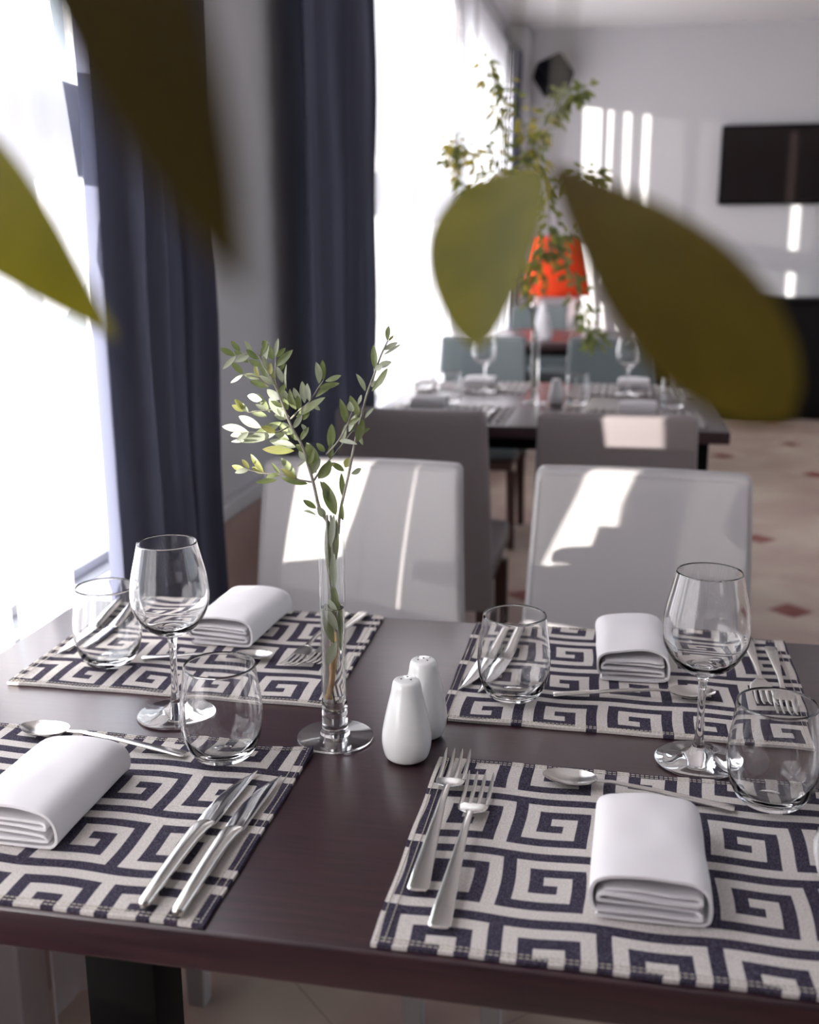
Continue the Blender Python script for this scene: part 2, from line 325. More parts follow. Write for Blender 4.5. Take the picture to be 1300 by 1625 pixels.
OLIVE_LEAVES = [([-0.3776, 1.022, 1.1658], [-0.3899, 1.0136, 1.1739], 0.0069, 'g'), ([-0.3721, 1.022, 1.1701], [-0.3766, 1.0093, 1.1818], 0.006, 'g'), ([-0.3649, 1.0252, 1.159], [-0.3782, 1.0218, 1.1708], 0.0077, 'g'), ([-0.3602, 1.0252, 1.1683], [-0.3645, 1.0141, 1.1816], 0.0052, 'p'), ([-0.3542, 1.0252, 1.1626], [-0.3629, 1.0113, 1.1728], 0.0077, 'g'), ([-0.3521, 1.0283, 1.1548], [-0.3648, 1.0252, 1.1615], 0.0069, 'g'), ([-0.3475, 1.0315, 1.1419], [-0.3595, 1.0449, 1.1537], 0.006, 'g'), ([-0.3589, 1.047, 1.1407], [-0.3821, 1.0566, 1.1434], 0.0069, 'g'), ([-0.3768, 1.042, 1.1452], [-0.3939, 1.0505, 1.1353], 0.0052, 'p'), ([-0.3547, 1.052, 1.1316], [-0.3712, 1.0431, 1.1383], 0.0086, 'g'), ([-0.3483, 1.052, 1.1591], [-0.3596, 1.0532, 1.1784], 0.0103, 'g'), ([-0.3464, 1.052, 1.1617], [-0.3399, 1.0449, 1.1819], 0.0052, 'p'), ([-0.3449, 1.052, 1.1532], [-0.3242, 1.0415, 1.1706], 0.0086, 'g'), ([-0.347, 1.0283, 1.1507], [-0.3465, 1.0157, 1.1669], 0.006, 'p'), ([-0.3295, 1.0347, 1.1317], [-0.3266, 1.0255, 1.158], 0.0034, 'p'), ([-0.3504, 1.042, 1.1071], [-0.3679, 1.0557, 1.1248], 0.0069, 'g'), ([-0.358, 1.042, 1.1199], [-0.3769, 1.0525, 1.1224], 0.0095, 'p'), ([-0.334, 1.0378, 1.1039], [-0.3527, 1.0476, 1.121], 0.0121, 'p'), ([-0.3533, 1.042, 1.1027], [-0.3736, 1.0516, 1.106], 0.0077, 'g'), ([-0.3738, 1.032, 1.1106], [-0.3804, 1.0222, 1.1229], 0.0069, 'y'), ([-0.3729, 1.032, 1.1097], [-0.3847, 1.0259, 1.1163], 0.0069, 'y'), ([-0.3514, 1.017, 1.0955], [-0.3763, 1.0211, 1.1061], 0.0103, 'p'), ([-0.3648, 1.017, 1.0909], [-0.3959, 1.0244, 1.0948], 0.0095, 'p'), ([-0.3686, 1.017, 1.0856], [-0.3888, 1.0283, 1.0857], 0.0069, 'p'), ([-0.3696, 1.017, 1.0822], [-0.3876, 1.0292, 1.0786], 0.0043, 'p'), ([-0.3424, 1.0345, 1.0869], [-0.3774, 1.0213, 1.0803], 0.0103, 'p'), ([-0.3414, 1.052, 1.0963], [-0.3741, 1.0554, 1.0798], 0.0103, 'g'), ([-0.3304, 1.041, 1.0801], [-0.349, 1.0465, 1.0865], 0.0077, 'g'), ([-0.3244, 1.0442, 1.0719], [-0.3531, 1.0444, 1.0779], 0.0103, 'p'), ([-0.3263, 1.0442, 1.0683], [-0.3571, 1.0339, 1.0709], 0.0103, 'y'), ([-0.3345, 1.052, 1.1156], [-0.3409, 1.0512, 1.1311], 0.0086, 'p'), ([-0.3265, 1.0545, 1.1085], [-0.3289, 1.0414, 1.1309], 0.0086, 'g'), ([-0.3218, 1.0545, 1.1156], [-0.3329, 1.0684, 1.1291], 0.0077, 'p'), ([-0.3181, 1.057, 1.1153], [-0.3237, 1.0687, 1.1363], 0.0086, 'p'), ([-0.3031, 1.0595, 1.1352], [-0.3057, 1.061, 1.1572], 0.0086, 'p'), ([-0.2975, 1.062, 1.1376], [-0.278, 1.0556, 1.1447], 0.006, 'g'), ([-0.3063, 1.057, 1.1217], [-0.2909, 1.0701, 1.1342], 0.0069, 'g'), ([-0.3259, 1.052, 1.1019], [-0.2949, 1.0543, 1.1223], 0.0103, 'g'), ([-0.3224, 1.0442, 1.0789], [-0.334, 1.0564, 1.0888], 0.0077, 'g'), ([-0.3142, 1.0442, 1.0861], [-0.3209, 1.0553, 1.0946], 0.006, 'p'), ([-0.3041, 1.056, 1.0509], [-0.3172, 1.0563, 1.0752], 0.0129, 'g'), ([-0.307, 1.056, 1.0437], [-0.3167, 1.0532, 1.0581], 0.0086, 'g'), ([-0.3042, 1.052, 1.0384], [-0.2912, 1.0552, 1.0569], 0.0129, 'g'), ([-0.3159, 1.0473, 1.0575], [-0.3212, 1.0451, 1.0701], 0.0069, 'p'), ([-0.3149, 1.0473, 1.0593], [-0.3208, 1.0365, 1.0533], 0.0034, 'p'), ([-0.3401, 1.037, 1.0455], [-0.3466, 1.0308, 1.0579], 0.0043, 'g'), ([-0.3246, 1.0445, 1.0392], [-0.3444, 1.0545, 1.0587], 0.0086, 'g'), ([-0.3152, 1.052, 1.0326], [-0.3395, 1.0374, 1.041], 0.0077, 'g'), ([-0.343, 1.037, 1.0392], [-0.3616, 1.0225, 1.0389], 0.006, 'g'), ([-0.3538, 1.0295, 1.0465], [-0.3691, 1.0335, 1.0618], 0.0069, 'g'), ([-0.3672, 1.022, 1.0528], [-0.3723, 1.015, 1.0635], 0.0052, 'y'), ([-0.37, 1.022, 1.0492], [-0.3864, 1.0231, 1.0553], 0.0069, 'y'), ([-0.3565, 1.0295, 1.0464], [-0.3668, 1.0286, 1.0532], 0.006, 'y'), ([-0.3073, 1.0537, 1.0065], [-0.3201, 1.0486, 1.0161], 0.0069, 'g'), ([-0.3074, 1.0537, 0.9992], [-0.3268, 1.0696, 1.0], 0.0034, 'g'), ([-0.2993, 1.0568, 0.997], [-0.3044, 1.0471, 1.01], 0.0086, 'p'), ([-0.2884, 1.0607, 0.9984], [-0.3005, 1.0579, 1.0346], 0.0138, 'g'), ([-0.2926, 1.0633, 1.0085], [-0.3021, 1.0538, 1.0354], 0.0103, 'g'), ([-0.2806, 1.0633, 1.0162], [-0.2839, 1.0676, 1.0422], 0.0069, 'g'), ([-0.2812, 1.0607, 0.9932], [-0.2799, 1.0535, 1.0131], 0.006, 'g'), ([-0.2978, 1.057, 1.066], [-0.3052, 1.0524, 1.0754], 0.0069, 'g'), ([-0.2923, 1.057, 1.0688], [-0.2921, 1.0649, 1.0939], 0.0103, 'g'), ([-0.2799, 1.066, 1.0445], [-0.2926, 1.0603, 1.0541], 0.0069, 'g'), ([-0.2789, 1.066, 1.0481], [-0.2747, 1.0679, 1.0586], 0.0086, 'y'), ([-0.2727, 1.066, 1.042], [-0.2649, 1.0789, 1.0451], 0.0069, 'p'), ([-0.2722, 1.047, 1.0981], [-0.2745, 1.0342, 1.1238], 0.0086, 'g'), ([-0.265, 1.0713, 1.1015], [-0.27, 1.0573, 1.125], 0.0103, 'g'), ([-0.2752, 1.068, 1.0851], [-0.2655, 1.0593, 1.1042], 0.0077, 'p'), ([-0.2584, 1.042, 1.1172], [-0.2569, 1.0505, 1.1262], 0.0043, 'p'), ([-0.2588, 1.0713, 1.0991], [-0.2497, 1.075, 1.1101], 0.0043, 'p'), ([-0.2665, 1.0687, 1.0746], [-0.2579, 1.0603, 1.1008], 0.0103, 'g'), ([-0.2582, 1.074, 1.1266], [-0.2663, 1.0686, 1.1452], 0.006, 'p'), ([-0.2519, 1.074, 1.1267], [-0.2318, 1.0637, 1.1523], 0.0077, 'g'), ([-0.2488, 1.0767, 1.148], [-0.2499, 1.0754, 1.1738], 0.0077, 'g'), ([-0.2488, 1.0767, 1.148], [-0.2375, 1.062, 1.1549], 0.0069, 'p'), ([-0.2404, 1.0793, 1.1633], [-0.2232, 1.0856, 1.1741], 0.0034, 'p'), ([-0.2365, 1.082, 1.1768], [-0.2382, 1.0947, 1.192], 0.006, 'g'), ([-0.2356, 1.082, 1.1768], [-0.2334, 1.0966, 1.1816], 0.0034, 'y'), ([-0.3392, 1.052, 1.1362], [-0.3483, 1.0595, 1.1524], 0.0077, 'p'), ([-0.3377, 1.0347, 1.1214], [-0.3548, 1.0494, 1.1293], 0.0095, 'p'), ([-0.3474, 1.052, 1.1326], [-0.3517, 1.0366, 1.1463], 0.0077, 'p'), ([-0.3331, 1.052, 1.1018], [-0.3471, 1.0452, 1.1041], 0.0103, 'p'), ([-0.3266, 1.041, 1.0863], [-0.3455, 1.0559, 1.0938], 0.0121, 'g'), ([-0.3406, 1.052, 1.1482], [-0.3412, 1.0608, 1.1627], 0.0069, 'g'), ([-0.3347, 1.052, 1.1087], [-0.3388, 1.0491, 1.1228], 0.0086, 'g'), ([-0.3109, 1.057, 1.1155], [-0.3062, 1.0712, 1.1066], 0.0052, 'p'), ([-0.3189, 1.052, 1.0987], [-0.3126, 1.0559, 1.1087], 0.006, 'g')]
FICUS_STEMS = [[[-0.297, 3.69, 0.75], [-0.301, 3.69, 0.92], [-0.308, 3.69, 1.035], [-0.352, 3.69, 1.139], [-0.384, 3.69, 1.251], [-0.412, 3.69, 1.392], [-0.429, 3.69, 1.531], [-0.437, 3.69, 1.686], [-0.476, 3.69, 1.839]], [[-0.308, 3.69, 1.035], [-0.303, 3.69, 1.17], [-0.261, 3.69, 1.291], [-0.273, 3.69, 1.43], [-0.302, 3.69, 1.548], [-0.29, 3.69, 1.644], [-0.217, 3.69, 1.737], [-0.158, 3.69, 1.754]], [[-0.384, 3.69, 1.251], [-0.447, 3.72, 1.453], [-0.537, 3.75, 1.577], [-0.603, 3.78, 1.616]], [[-0.273, 3.69, 1.43], [-0.197, 3.66, 1.477], [-0.117, 3.63, 1.493]], [[-0.269, 3.69, 1.291], [-0.201, 3.69, 1.21], [-0.133, 3.69, 1.047], [-0.1, 3.69, 0.965]], [[-0.352, 3.69, 1.139], [-0.266, 3.72, 1.251], [-0.186, 3.75, 1.311]], [[-0.412, 3.69, 1.392], [-0.349, 3.66, 1.508], [-0.339, 3.63, 1.62], [-0.408, 3.6, 1.768]], [[-0.444, 3.69, 1.452], [-0.538, 3.69, 1.453], [-0.597, 3.69, 1.573]]]

rnd = random.Random(7)
PI = math.pi
# ------------------------------------------------------------ room shell
bm = bmesh.new(); box(bm, -1.25, 5.2, -3.2, 9.1, -0.05, 0.0); struct('floor', bm, M['floor'], label='pinkish beige marble tile floor with small dark red diamond inserts', smooth=False)
bm = bmesh.new(); box(bm, -1.25, 5.2, -3.2, 9.1, 2.86, 2.94); 
struct('ceiling', bm, M['ceiling'], smooth=False)
bm = bmesh.new(); box(bm, WX - 0.12, WX, -3.2, 9.1, WZ1, 2.86); box(bm, WX - 0.12, WX, -3.2, 9.1, 0.0, WZ0)
prev = -3.2
for y0, y1 in WIN + [(9.1, 9.1)]:
    box(bm, WX - 0.12, WX, prev, y0, WZ0, WZ1); prev = y1
struct('wall_left', bm, M['wall'], smooth=False)
bm = bmesh.new(); box(bm, -1.25, 5.2, 8.9, 9.1, 0, 2.86); struct('wall_back', bm, M['wall'], smooth=False)
bm = bmesh.new(); box(bm, 5.0, 5.2, -3.2, 9.1, 0, RZ0); box(bm, 5.0, 5.2, -3.2, 9.1, RZ1, 2.86); box(bm, 5.0, 5.2, -3.2, RY0, RZ0, RZ1); box(bm, 5.0, 5.2, RY1, 9.1, RZ0, RZ1); struct('wall_right', bm, M['wall'], smooth=False)
bm = bmesh.new(); box(bm, -1.25, 5.2, -3.2, -3.0, 0, 2.86); struct('wall_front', bm, M['wall'], smooth=False)
bm = bmesh.new(); box(bm, WX, WX + 0.025, -3.0, 8.9, 0, 0.62, 0.003); struct('baseboard_left', bm, M['marble'], label='pinkish marble wainscot below the windows')
bm = bmesh.new(); box(bm, WX, WX + 0.035, -3.0, 8.9, 0.62, 0.66, 0.004); struct('trim_1', bm, M['wall'], label='painted ledge above the marble wainscot')
bm = bmesh.new(); box(bm, 0.30, 4.9, 8.884, 8.899, 0, 0.10); struct('baseboard_back', bm, M['marble'])
# column in the far window corner, ceiling slots and step
bm = bmesh.new(); box(bm, -0.965, -0.80, 8.62, 8.895, 0.0, 2.855, 0.01); struct('trim_2', bm, M['wall'], label='boxed column in the far window corner')
bm = bmesh.new(); box(bm, -0.30, -0.28, 2.5, 6.8, 2.845, 2.859); struct('trim_3', bm, M['black'], label='second dark slot in the ceiling')
bm = bmesh.new(); box(bm, -0.58, -0.55, 2.5, 7.6, 2.845, 2.859); struct('trim_4', bm, M['black'], label='dark slot in the ceiling by the windows')
for k, (y0, y1) in enumerate(WIN):
    fx0, fx1 = WX - 0.09, WX - 0.03; ym = (y0 + y1) / 2
    bm = bmesh.new()
    for a in ((y0 + 0.001, y0 + 0.05), (y1 - 0.05, y1 - 0.001)): box(bm, fx0, fx1, a[0], a[1], WZ0, WZ1, 0.004)
    box(bm, fx0, fx1, y0 + 0.05, y1 - 0.05, WZ0, WZ0 + 0.02, 0.004); box(bm, fx0, fx1, y0 + 0.05, y1 - 0.05, WZ1 - 0.05, WZ1, 0.004)
    box(bm, fx0, fx1, y0 + 0.05, y1 - 0.05, 1.395, 1.56, 0.006)
    if k == 0: box(bm, fx0, fx1, 0.62, 0.68, WZ0 + .05, WZ1 - .05, 0.004)
    else: box(bm, fx0, fx1, ym - 0.03, ym + 0.03, WZ0 + .05, WZ1 - .05, 0.004)
    w = struct('window_%d' % (k + 1), bm, M['white_frame'], label='white window frame with a wide crossrail')
    bm = bmesh.new(); sheet(bm, lambda u, v: (WX - 0.06, y0 + 0.04 + (y1 - y0 - 0.08) * u, WZ0 + 0.04 + (WZ1 - WZ0 - 0.08) * v), 1, 1); obj('pane', bm, M['pane'], w, smooth=False)

bm = bmesh.new()
for k in range(6): y = RY0 + 0.03 + (RY1 - RY0 - 0.06) * k / 5; box(bm, 5.06, 5.12, y - 0.03, y + 0.03, RZ0, RZ1, 0.004)
w = struct('window_4', bm, M['white_frame']); bm = bmesh.new(); sheet(bm, lambda u, v: (5.09, RY0 + (RY1 - RY0) * u, RZ0 + (RZ1 - RZ0) * v), 1, 1); obj('pane', bm, M['pane'], w, smooth=False)

# ------------------------------------------------------------ curtains
def sstep(a, b, x): t = min(1, max(0, (x - a) / (b - a))); return t * t * (3 - 2 * t)
def sheer(y0, y1, label, seed, lean0=0.0, lean1=0.0, belly=0.0, slit=0.0, x=-0.872, amp=0.018, n=None, z0=0.02, z1=2.60):
    r = random.Random(seed); ph = [r.uniform(0, 6.28) for _ in range(4)]
    nu = n or max(24, int((y1 - y0) * 130)); bm = bmesh.new(); nv = 14 if not (belly or slit) else 90
    def f(u, v):
        z = z0 + (z1 - z0) * v
        k = max(0.0, z - 0.75)
        a = y0 - lean0 * k; b = y1 - lean1 * k + belly * (1.4 * sstep(1.06, 1.25, z) + 1 - sstep(0.700, 0.735, z)) - slit * sstep(1.09, 1.12, z) * (1 - sstep(1.19, 1.22, z))
        y = a + (b - a) * u
        q = y * 2 * PI
        xx = amp * (0.8 * math.sin(q * 7.3 + ph[0] + 0.5 * math.sin(q * 1.1)) + 0.45 * math.sin(q * 12.9 + ph[1]) + 0.3 * math.sin(q * 3.1 + ph[2] + z))
        return (x + xx * (1.0 - 0.25 * v), y + 0.012 * math.sin(q * 7.3 + ph[3]) * math.sin(PI * u), z)
    sheet(bm, f, nu, nv)
    return tag(obj('sheer_curtain', bm, M['sheer'], angle=80), label, 'curtain')
sheer(-0.9, 0.492, 'white sheer curtain nearest the camera, before the near table starts', 1, 0, 0, slit=0.090)
sheer(0.499, 0.945, 'white sheer curtain falling beside the left edge of the near table', 8, 0, 0.20)
sheer(1.065, 1.381, 'narrow white sheer panel hanging over the left edge of the near table', 2, 0.20, 0.0, amp=0.014)
sheer(1.392, 1.545, 'white sheer panel next to the near slate drape', 3, 0.0, 0.12, belly=0.14, amp=0.014)
sheer(3.80, 5.72, 'long white sheer curtain between the two middle slate drapes', 4)
for i, (a, b) in enumerate(((5.9, 6.14), (6.20, 6.34), (6.42, 7.70), (7.76, 7.88), (7.94, 8.04), (8.09, 8.16))):
    sheer(a, b, ['white sheer strip just past the pier of the far window', 'narrow white sheer strip in the far window', 'wide white sheer panel of the far window behind the leafy twigs',
                 'first thin sheer strip from the far wide panel', 'second thin sheer strip near the far dark drape', 'last thin sheer strip beside the far dark drape'][i], 10 + i, x=-0.88, amp=0.012)
def drape(y0, y1, label, seed, x=-0.885, amp=0.030, flare=0.0, z0=0.015, z1=2.66, folds=4.0):
    r = random.Random(seed); ph = r.uniform(0, 6.28); bm = bmesh.new(); nu = 110
    def f(u, v):
        z = z0 + (z1 - z0) * v; s = 1 + flare * (1 - v); ym = (y0 + y1) / 2
        y = ym + ((y0 + (y1 - y0) * u) - ym) * s
        a = 2 * PI * folds * u + ph
        ret = max(0, (u - 0.9) / 0.1) ** 2 * 0.07
        e = min(1.0, u * 6.0); e = 0.15 + 0.85 * e
        xx = amp * e * (math.sin(a) + 0.35 * math.sin(2.3 * a + 1.3 + 1.2 * z) + 0.12 * math.sin(9 * z + 5 * u))
        return (max(x + xx - ret, -0.955), y + 0.02 * math.sin(a * 1.0 + 1.0) , z)
    sheet(bm, f, nu, 26)
    o = tag(obj('drape', bm, M['drape'], angle=80), label, 'curtain')
    md = o.modifiers.new('thickness', 'SOLIDIFY'); md.thickness = 0.003; md.offset = 0
    return o
drape(1.68, 2.20, 'slate blue drape nearest the camera, left of the bare wall strip', 21, x=-0.86, flare=0.03, folds=5.0)
drape(2.95, 3.74, 'dark slate drape right of the bare wall strip, behind the olive twigs', 22, x=-0.865, folds=6.0)
drape(8.30, 8.60, 'far dark drape next to the corner column', 23, x=-0.88, folds=3.0)
bm = bmesh.new(); tube(bm, [(-0.875, -1.2, 2.70), (-0.875, 8.6, 2.70)], 0.012, 10)
for y in (-1.1, 2.6, 5.8, 8.5): box(bm, -0.97, -0.86, y - 0.01, y + 0.01, 2.69, 2.71)
tag(obj('curtain_rail', bm, M['brass']), 'long metal curtain rail above the windows', 'curtain rail')

# ------------------------------------------------------------ tables
def make_table(label, x0, x1, y0, y1, legs):
    t = thing('dining_table', label, 'table', ((x0 + x1) / 2, (y0 + y1) / 2, 0))
    ox, oy = (x0 + x1) / 2, (y0 + y1) / 2
    bm = bmesh.new(); box(bm, x0 - ox, x1 - ox, y0 - oy, y1 - oy, 0.713, 0.75, 0.0035, seg=3); obj('tabletop', bm, M['wood'], t)
    bm = bmesh.new(); box(bm, x0 - ox + .1, x1 - ox - .1, y0 - oy + .09, y1 - oy - .09, 0.665, 0.7125, 0.003); obj('apron', bm, M['wood_black'], t)
    for lx, ly in legs:
        bm = bmesh.new(); box(bm, lx - ox - .034, lx - ox + .034, ly - oy - .030, ly - oy + .030, 0.0, 0.70, 0.003)
        obj('leg', bm, M['wood_black'], t)
    return t
make_table('dark aubergine wood dining table in the foreground, laid for four', -0.795, 0.306, 0.70, 1.452, [(-0.427, 0.820), (0.20, 0.820), (-0.70, 1.36), (0.20, 1.36)])
make_table('dark wood dining table behind the first row of chairs, with the tall leafy twigs', -0.795, 0.306, 3.19, 4.28, [(-0.72, 3.30), (0.22, 3.30), (-0.72, 4.17), (0.22, 4.17)])
make_table('farthest dark dining table, in front of the red orange lamp', -0.795, 0.306, 6.10, 7.10, [(-0.72, 6.2), (0.22, 6.2), (-0.72, 7.0), (0.22, 7.0)])

# ------------------------------------------------------------ chairs
def rrect(hw, hd, r, n=5):
    pts = []
    for cx, cy, a0 in ((hw - r, hd - r, 0), (-hw + r, hd - r, 90), (-hw + r, -hd + r, 180), (hw - r, -hd + r, 270)):
        for k in range(n + 1):
            a = math.radians(a0 + 90 * k / n); pts.append((cx + r * math.cos(a), cy + r * math.sin(a)))
    return pts
def chair_mesh_back(z0, z1, hw0, hw1, hd, seam_bm, lean=0.05, curve=0.018):
    bm = bmesh.new(); prev = None; nz = 16
    def shell(x, z):          # plan curve and lean
        v = (z - z0) / (z1 - z0); return curve * (1 - (x / hw0) ** 2) + lean * v * v
    zs = [(z0 + (z1 - z0 - 0.012) * i / nz, 1.0) for i in range(nz + 1)] + [(z1 - 0.007, 0.93), (z1 - 0.002, 0.75), (z1, 0.45)]
    for z, k in zs:
        v = (z - z0) / (z1 - z0); hw = hw0 + (hw1 - hw0) * v
        base = rrect(hw, hd, 0.012)
        # subdivide long sides
        pts = []
        for i, p in enumerate(base):
            q = base[(i + 1) % len(base)]; pts.append(p)
            if abs(p[0] - q[0]) > 0.1:
                for s in range(1, 12): pts.append((p[0] + (q[0] - p[0]) * s / 12, p[1]))
        ins = (1 - k) * hd
        ring = [bm.verts.new(((x * (hw - ins) / hw), y * k + shell(x, z), z)) for x, y in pts]
        if prev:
            m = len(ring)
            for j in range(m): bm.faces.new((prev[j], prev[(j + 1) % m], ring[(j + 1) % m], ring[j]))
        else: bm.faces.new(ring[::-1])
        prev = ring
    bm.faces.new(prev)
    # seams down both front edges, as short stitches
    n = int((z1 - z0) / 0.0075)
    for sgn in (-1, 1):
        for i in range(n):
            if i < 1: continue
            z = z0 + (z1 - z0 - 0.02) * i / n; v = (z - z0) / (z1 - z0); hw = hw0 + (hw1 - hw0) * v - 0.010
            y = shell(hw, z) - hd - 0.0004
            box(seam_bm, sgn * hw - 0.0012, sgn * hw + 0.0012, y - 0.0006, y + 0.001, z, z + 0.005)
    for i in range(52):
        x = -hw1 + 0.02 + (2 * hw1 - 0.04) * i / 52; z = z1 - 0.011
        box(seam_bm, x, x + 0.004, shell(x, z) - hd - 0.001, shell(x, z) - hd + 0.001, z - 0.0012, z + 0.0012)
    return bm
def make_chair(label, loc, mat, legmat, z0, rz=0.0, side=None, group=None):
    # backrest at y=0, seat towards -y
    c = thing('dining_chair', label, 'chair', loc, rz, group)
    sb = bmesh.new(); bb = chair_mesh_back(z0, 0.87, 0.213, 0.193, 0.027, sb)
    back = obj('backrest', bb, mat, c, angle=50); tag(obj('stitching', sb, M['seam'], back, smooth=False), None)
    bm = bmesh.new(); loft(bm, [(-0.455, 0, 0.43, 0.185, 0.024), (-0.45, 0, 0.43, 0.20, 0.034), (-0.43, 0, 0.43, 0.208, 0.038), (-0.05, 0, 0.43, 0.208, 0.038), (-0.032, 0, 0.43, 0.205, 0.036)], 48, power=7)
    obj('seat', bm, mat, c, angle=50)
    bm = bmesh.new(); box(bm, -0.19, 0.19, -0.435, -0.04, 0.345, 0.392, 0.004); obj('seat_frame', bm, legmat, c)
    for sx in (-1, 1):
        for ly, tp in ((-0.42, 0), (-0.01, 0.03)):
            bm = bmesh.new()
            loft(bm, [(0.0, sx * 0.190, ly + tp, 0.016, 0.016), (0.345, sx * 0.187, ly, 0.021, 0.021)], 12, axis='Z', power=8)
            obj('leg', bm, legmat, c)
    return c
r1 = make_chair('off-white leather dining chair directly behind the glass vase', (-0.487, 1.945, 0), M['white_leather'], M['white_leather'], 0.40)
dup(r1, 'off-white leather dining chair behind the right-hand wine glass', (0.038, 1.945, 0), math.radians(-2.5))
r2 = make_chair('grey leather chair seen from behind, left one drawn up to the second table', (-0.530, 2.745, 0), M['grey_leather'], M['leg_wood'], 0.33)
r2.rotation_euler = (0, 0, PI)
dup(r2, 'grey leather chair seen from behind with a sunlit band, right one at the second table', (-0.013, 2.745, 0), PI)
r3 = make_chair('blue grey leather chair on the far side of the second table, left', (-0.640, 4.93, 0), M['teal_leather'], M['leg_wood'], 0.33)
dup(r3, 'blue grey leather chair on the far side of the second table, right', (-0.058, 4.93, 0), 0)
dup(r3, 'blue grey leather chair at the farthest table, left of the lamp', (-0.60, 7.62, 0), 0)

# ------------------------------------------------------------ placemats
G = ["WWWWWWW", "NWNNNNW", "NWNWWNW", "NWNNWNW", "NWWWWNW", "NNNNNNW", "WWWWWWW", "NNNNNNN"]
G = [list(r) for r in G]; G[0][0] = 'N'
UX, UY = 0.0827 / 7, 0.0970 / 8
def motif(x, y, ox, oy, rot):
    """ox: x where column 1 starts, oy: y of the top of row 0 (table coordinates)"""
    if rot: x, y = 2 * ox - x, 2 * oy - y
    c = math.floor((x - ox) / UX + 1.0 + 1e-6) % 7; r = math.floor((oy - y) / UY + 1e-6) % 8
    return G[r][c]
def lines(a, b, o, u):
    k0 = math.ceil((a - o) / u + 0.08); k1 = math.floor((b - o) / u - 0.08)
    L = [a] + [o + k * u for k in range(k0, k1 + 1)] + [b]
    return L
def make_mat(label, x0, x1, y0, y1, ox, oy, rot, seed, lift=0.0, z=0.7502, rz=0.0, fine=True, curl=None):
    cx, cy = (x0 + x1) / 2, (y0 + y1) / 2
    xs = lines(x0, x1, ox, UX); ys = lines(y0, y1, oy, UY)
    if fine:
        def sub(L):
            o = []
            for a, b in zip(L, L[1:]): o += [a, (a + b) / 2]
            return o + [L[-1]]
        xs, ys = sub(xs), sub(ys)
    bm = bmesh.new(); V = []; B = []
    for x in xs:
        a = []; b = []
        for y in ys:
            n1 = noise.noise(Vector((x * 9, y * 9, seed * 3.1))); n2 = noise.noise(Vector((x * 5, y * 7, seed + 9.0)))
            wx = 0.0012 * math.sin(y * 55 + seed) + 0.0012 * n1; wy = 0.0016 * math.sin(x * 62 + seed * 2.0) + 0.0014 * n2
            ex = min(x - x0, x1 - x, y - y0, y1 - y)
            if ex < 1e-6: wx *= 0.4; wy *= 0.4
            top = 0.0030 + 0.0008 * n1 + (0.0006 if ex < 0.012 else 0) + lift * max(0, n2)
            if curl:
                dd = math.hypot(x - curl[0], y - curl[1]); top += curl[2] * max(0, 1 - dd / 0.06) ** 2
            a.append(bm.verts.new((x - cx + wx, y - cy + wy, top))); b.append(bm.verts.new((x - cx + wx, y - cy + wy, 0.0004)))
        V.append(a); B.append(b)
    nx, ny = len(xs) - 1, len(ys) - 1
    for i in range(nx):
        for j in range(ny):
            c = 0 if motif((xs[i] + xs[i + 1]) / 2, (ys[j] + ys[j + 1]) / 2, ox, oy, rot) == 'W' else 1
            f = bm.faces.new((V[i][j], V[i + 1][j], V[i + 1][j + 1], V[i][j + 1])); f.material_index = c
            f = bm.faces.new((B[i][j], B[i][j + 1], B[i + 1][j + 1], B[i + 1][j])); f.material_index = c
            for (p, q, on) in (((i, j), (i + 1, j), j == 0), ((i + 1, j + 1), (i, j + 1), j == ny - 1), ((i, j + 1), (i, j), i == 0), ((i + 1, j), (i + 1, j + 1), i == nx - 1)):
                if on:
                    f = bm.faces.new((V[p[0]][p[1]], B[p[0]][p[1]], B[q[0]][q[1]], V[q[0]][q[1]])); f.material_index = c
    o = tag(obj('placemat', bm, [M['cream'], M['navy']], angle=60), label, 'placemat')
    o.location = (cx, cy, z); o.rotation_euler = (0, 0, rz)
    if fine:
        sb = bmesh.new(); d = 0.0046
        w, h = (x1 - x0) / 2, (y1 - y0) / 2
        def st(px, py, hor):
            zz = 0.0042 + 0.0008 * noise.noise(Vector(((px + cx) * 9, (py + cy) * 9, seed * 3.1)))
            if curl:
                dd = math.hypot(px + cx - curl[0], py + cy - curl[1]); zz += curl[2] * max(0, 1 - dd / 0.06) ** 2
            a, b = (d / 2 * 0.72, 0.00035) if hor else (0.00035, d / 2 * 0.72)
            box(sb, px - a, px + a, py - b, py + b, zz - 0.0006, zz)
        k = int(2 * h / d)
        for i in range(1, k):
            for off in (0.0035, 0.0105): 
                for s in (-1, 1): st(s * (w - off), -h + i * d, False)
        k = int(2 * w / d)
        for i in range(1, k):
            for off in (0.0035, 0.0075):
                for s in (-1, 1): st(-w + i * d, s * (h - off), True)
        obj('stitching', sb, M['thread'], o, smooth=False)
    return o
make_mat('navy and cream key pattern placemat at the bottom right under two forks', -0.172, 0.245, 0.706, 1.024, -0.0727, 1.040, False, 1)
make_mat('navy and cream key pattern placemat at the bottom left under two knives', -0.722, -0.305, 0.702, 1.012, -0.4215, 0.8660, True, 2, curl=(-0.305, 1.012, 0.006))
make_mat('navy and cream key pattern placemat at the upper left beside the sheer curtain', -0.728, -0.322, 1.124, 1.444, -0.4210, 1.2970, False, 3, rz=math.radians(0.8))
make_mat('navy and cream key pattern placemat at the upper right behind the wine glass', -0.190, 0.226, 1.118, 1.445, -0.0250, 1.2100, True, 4)
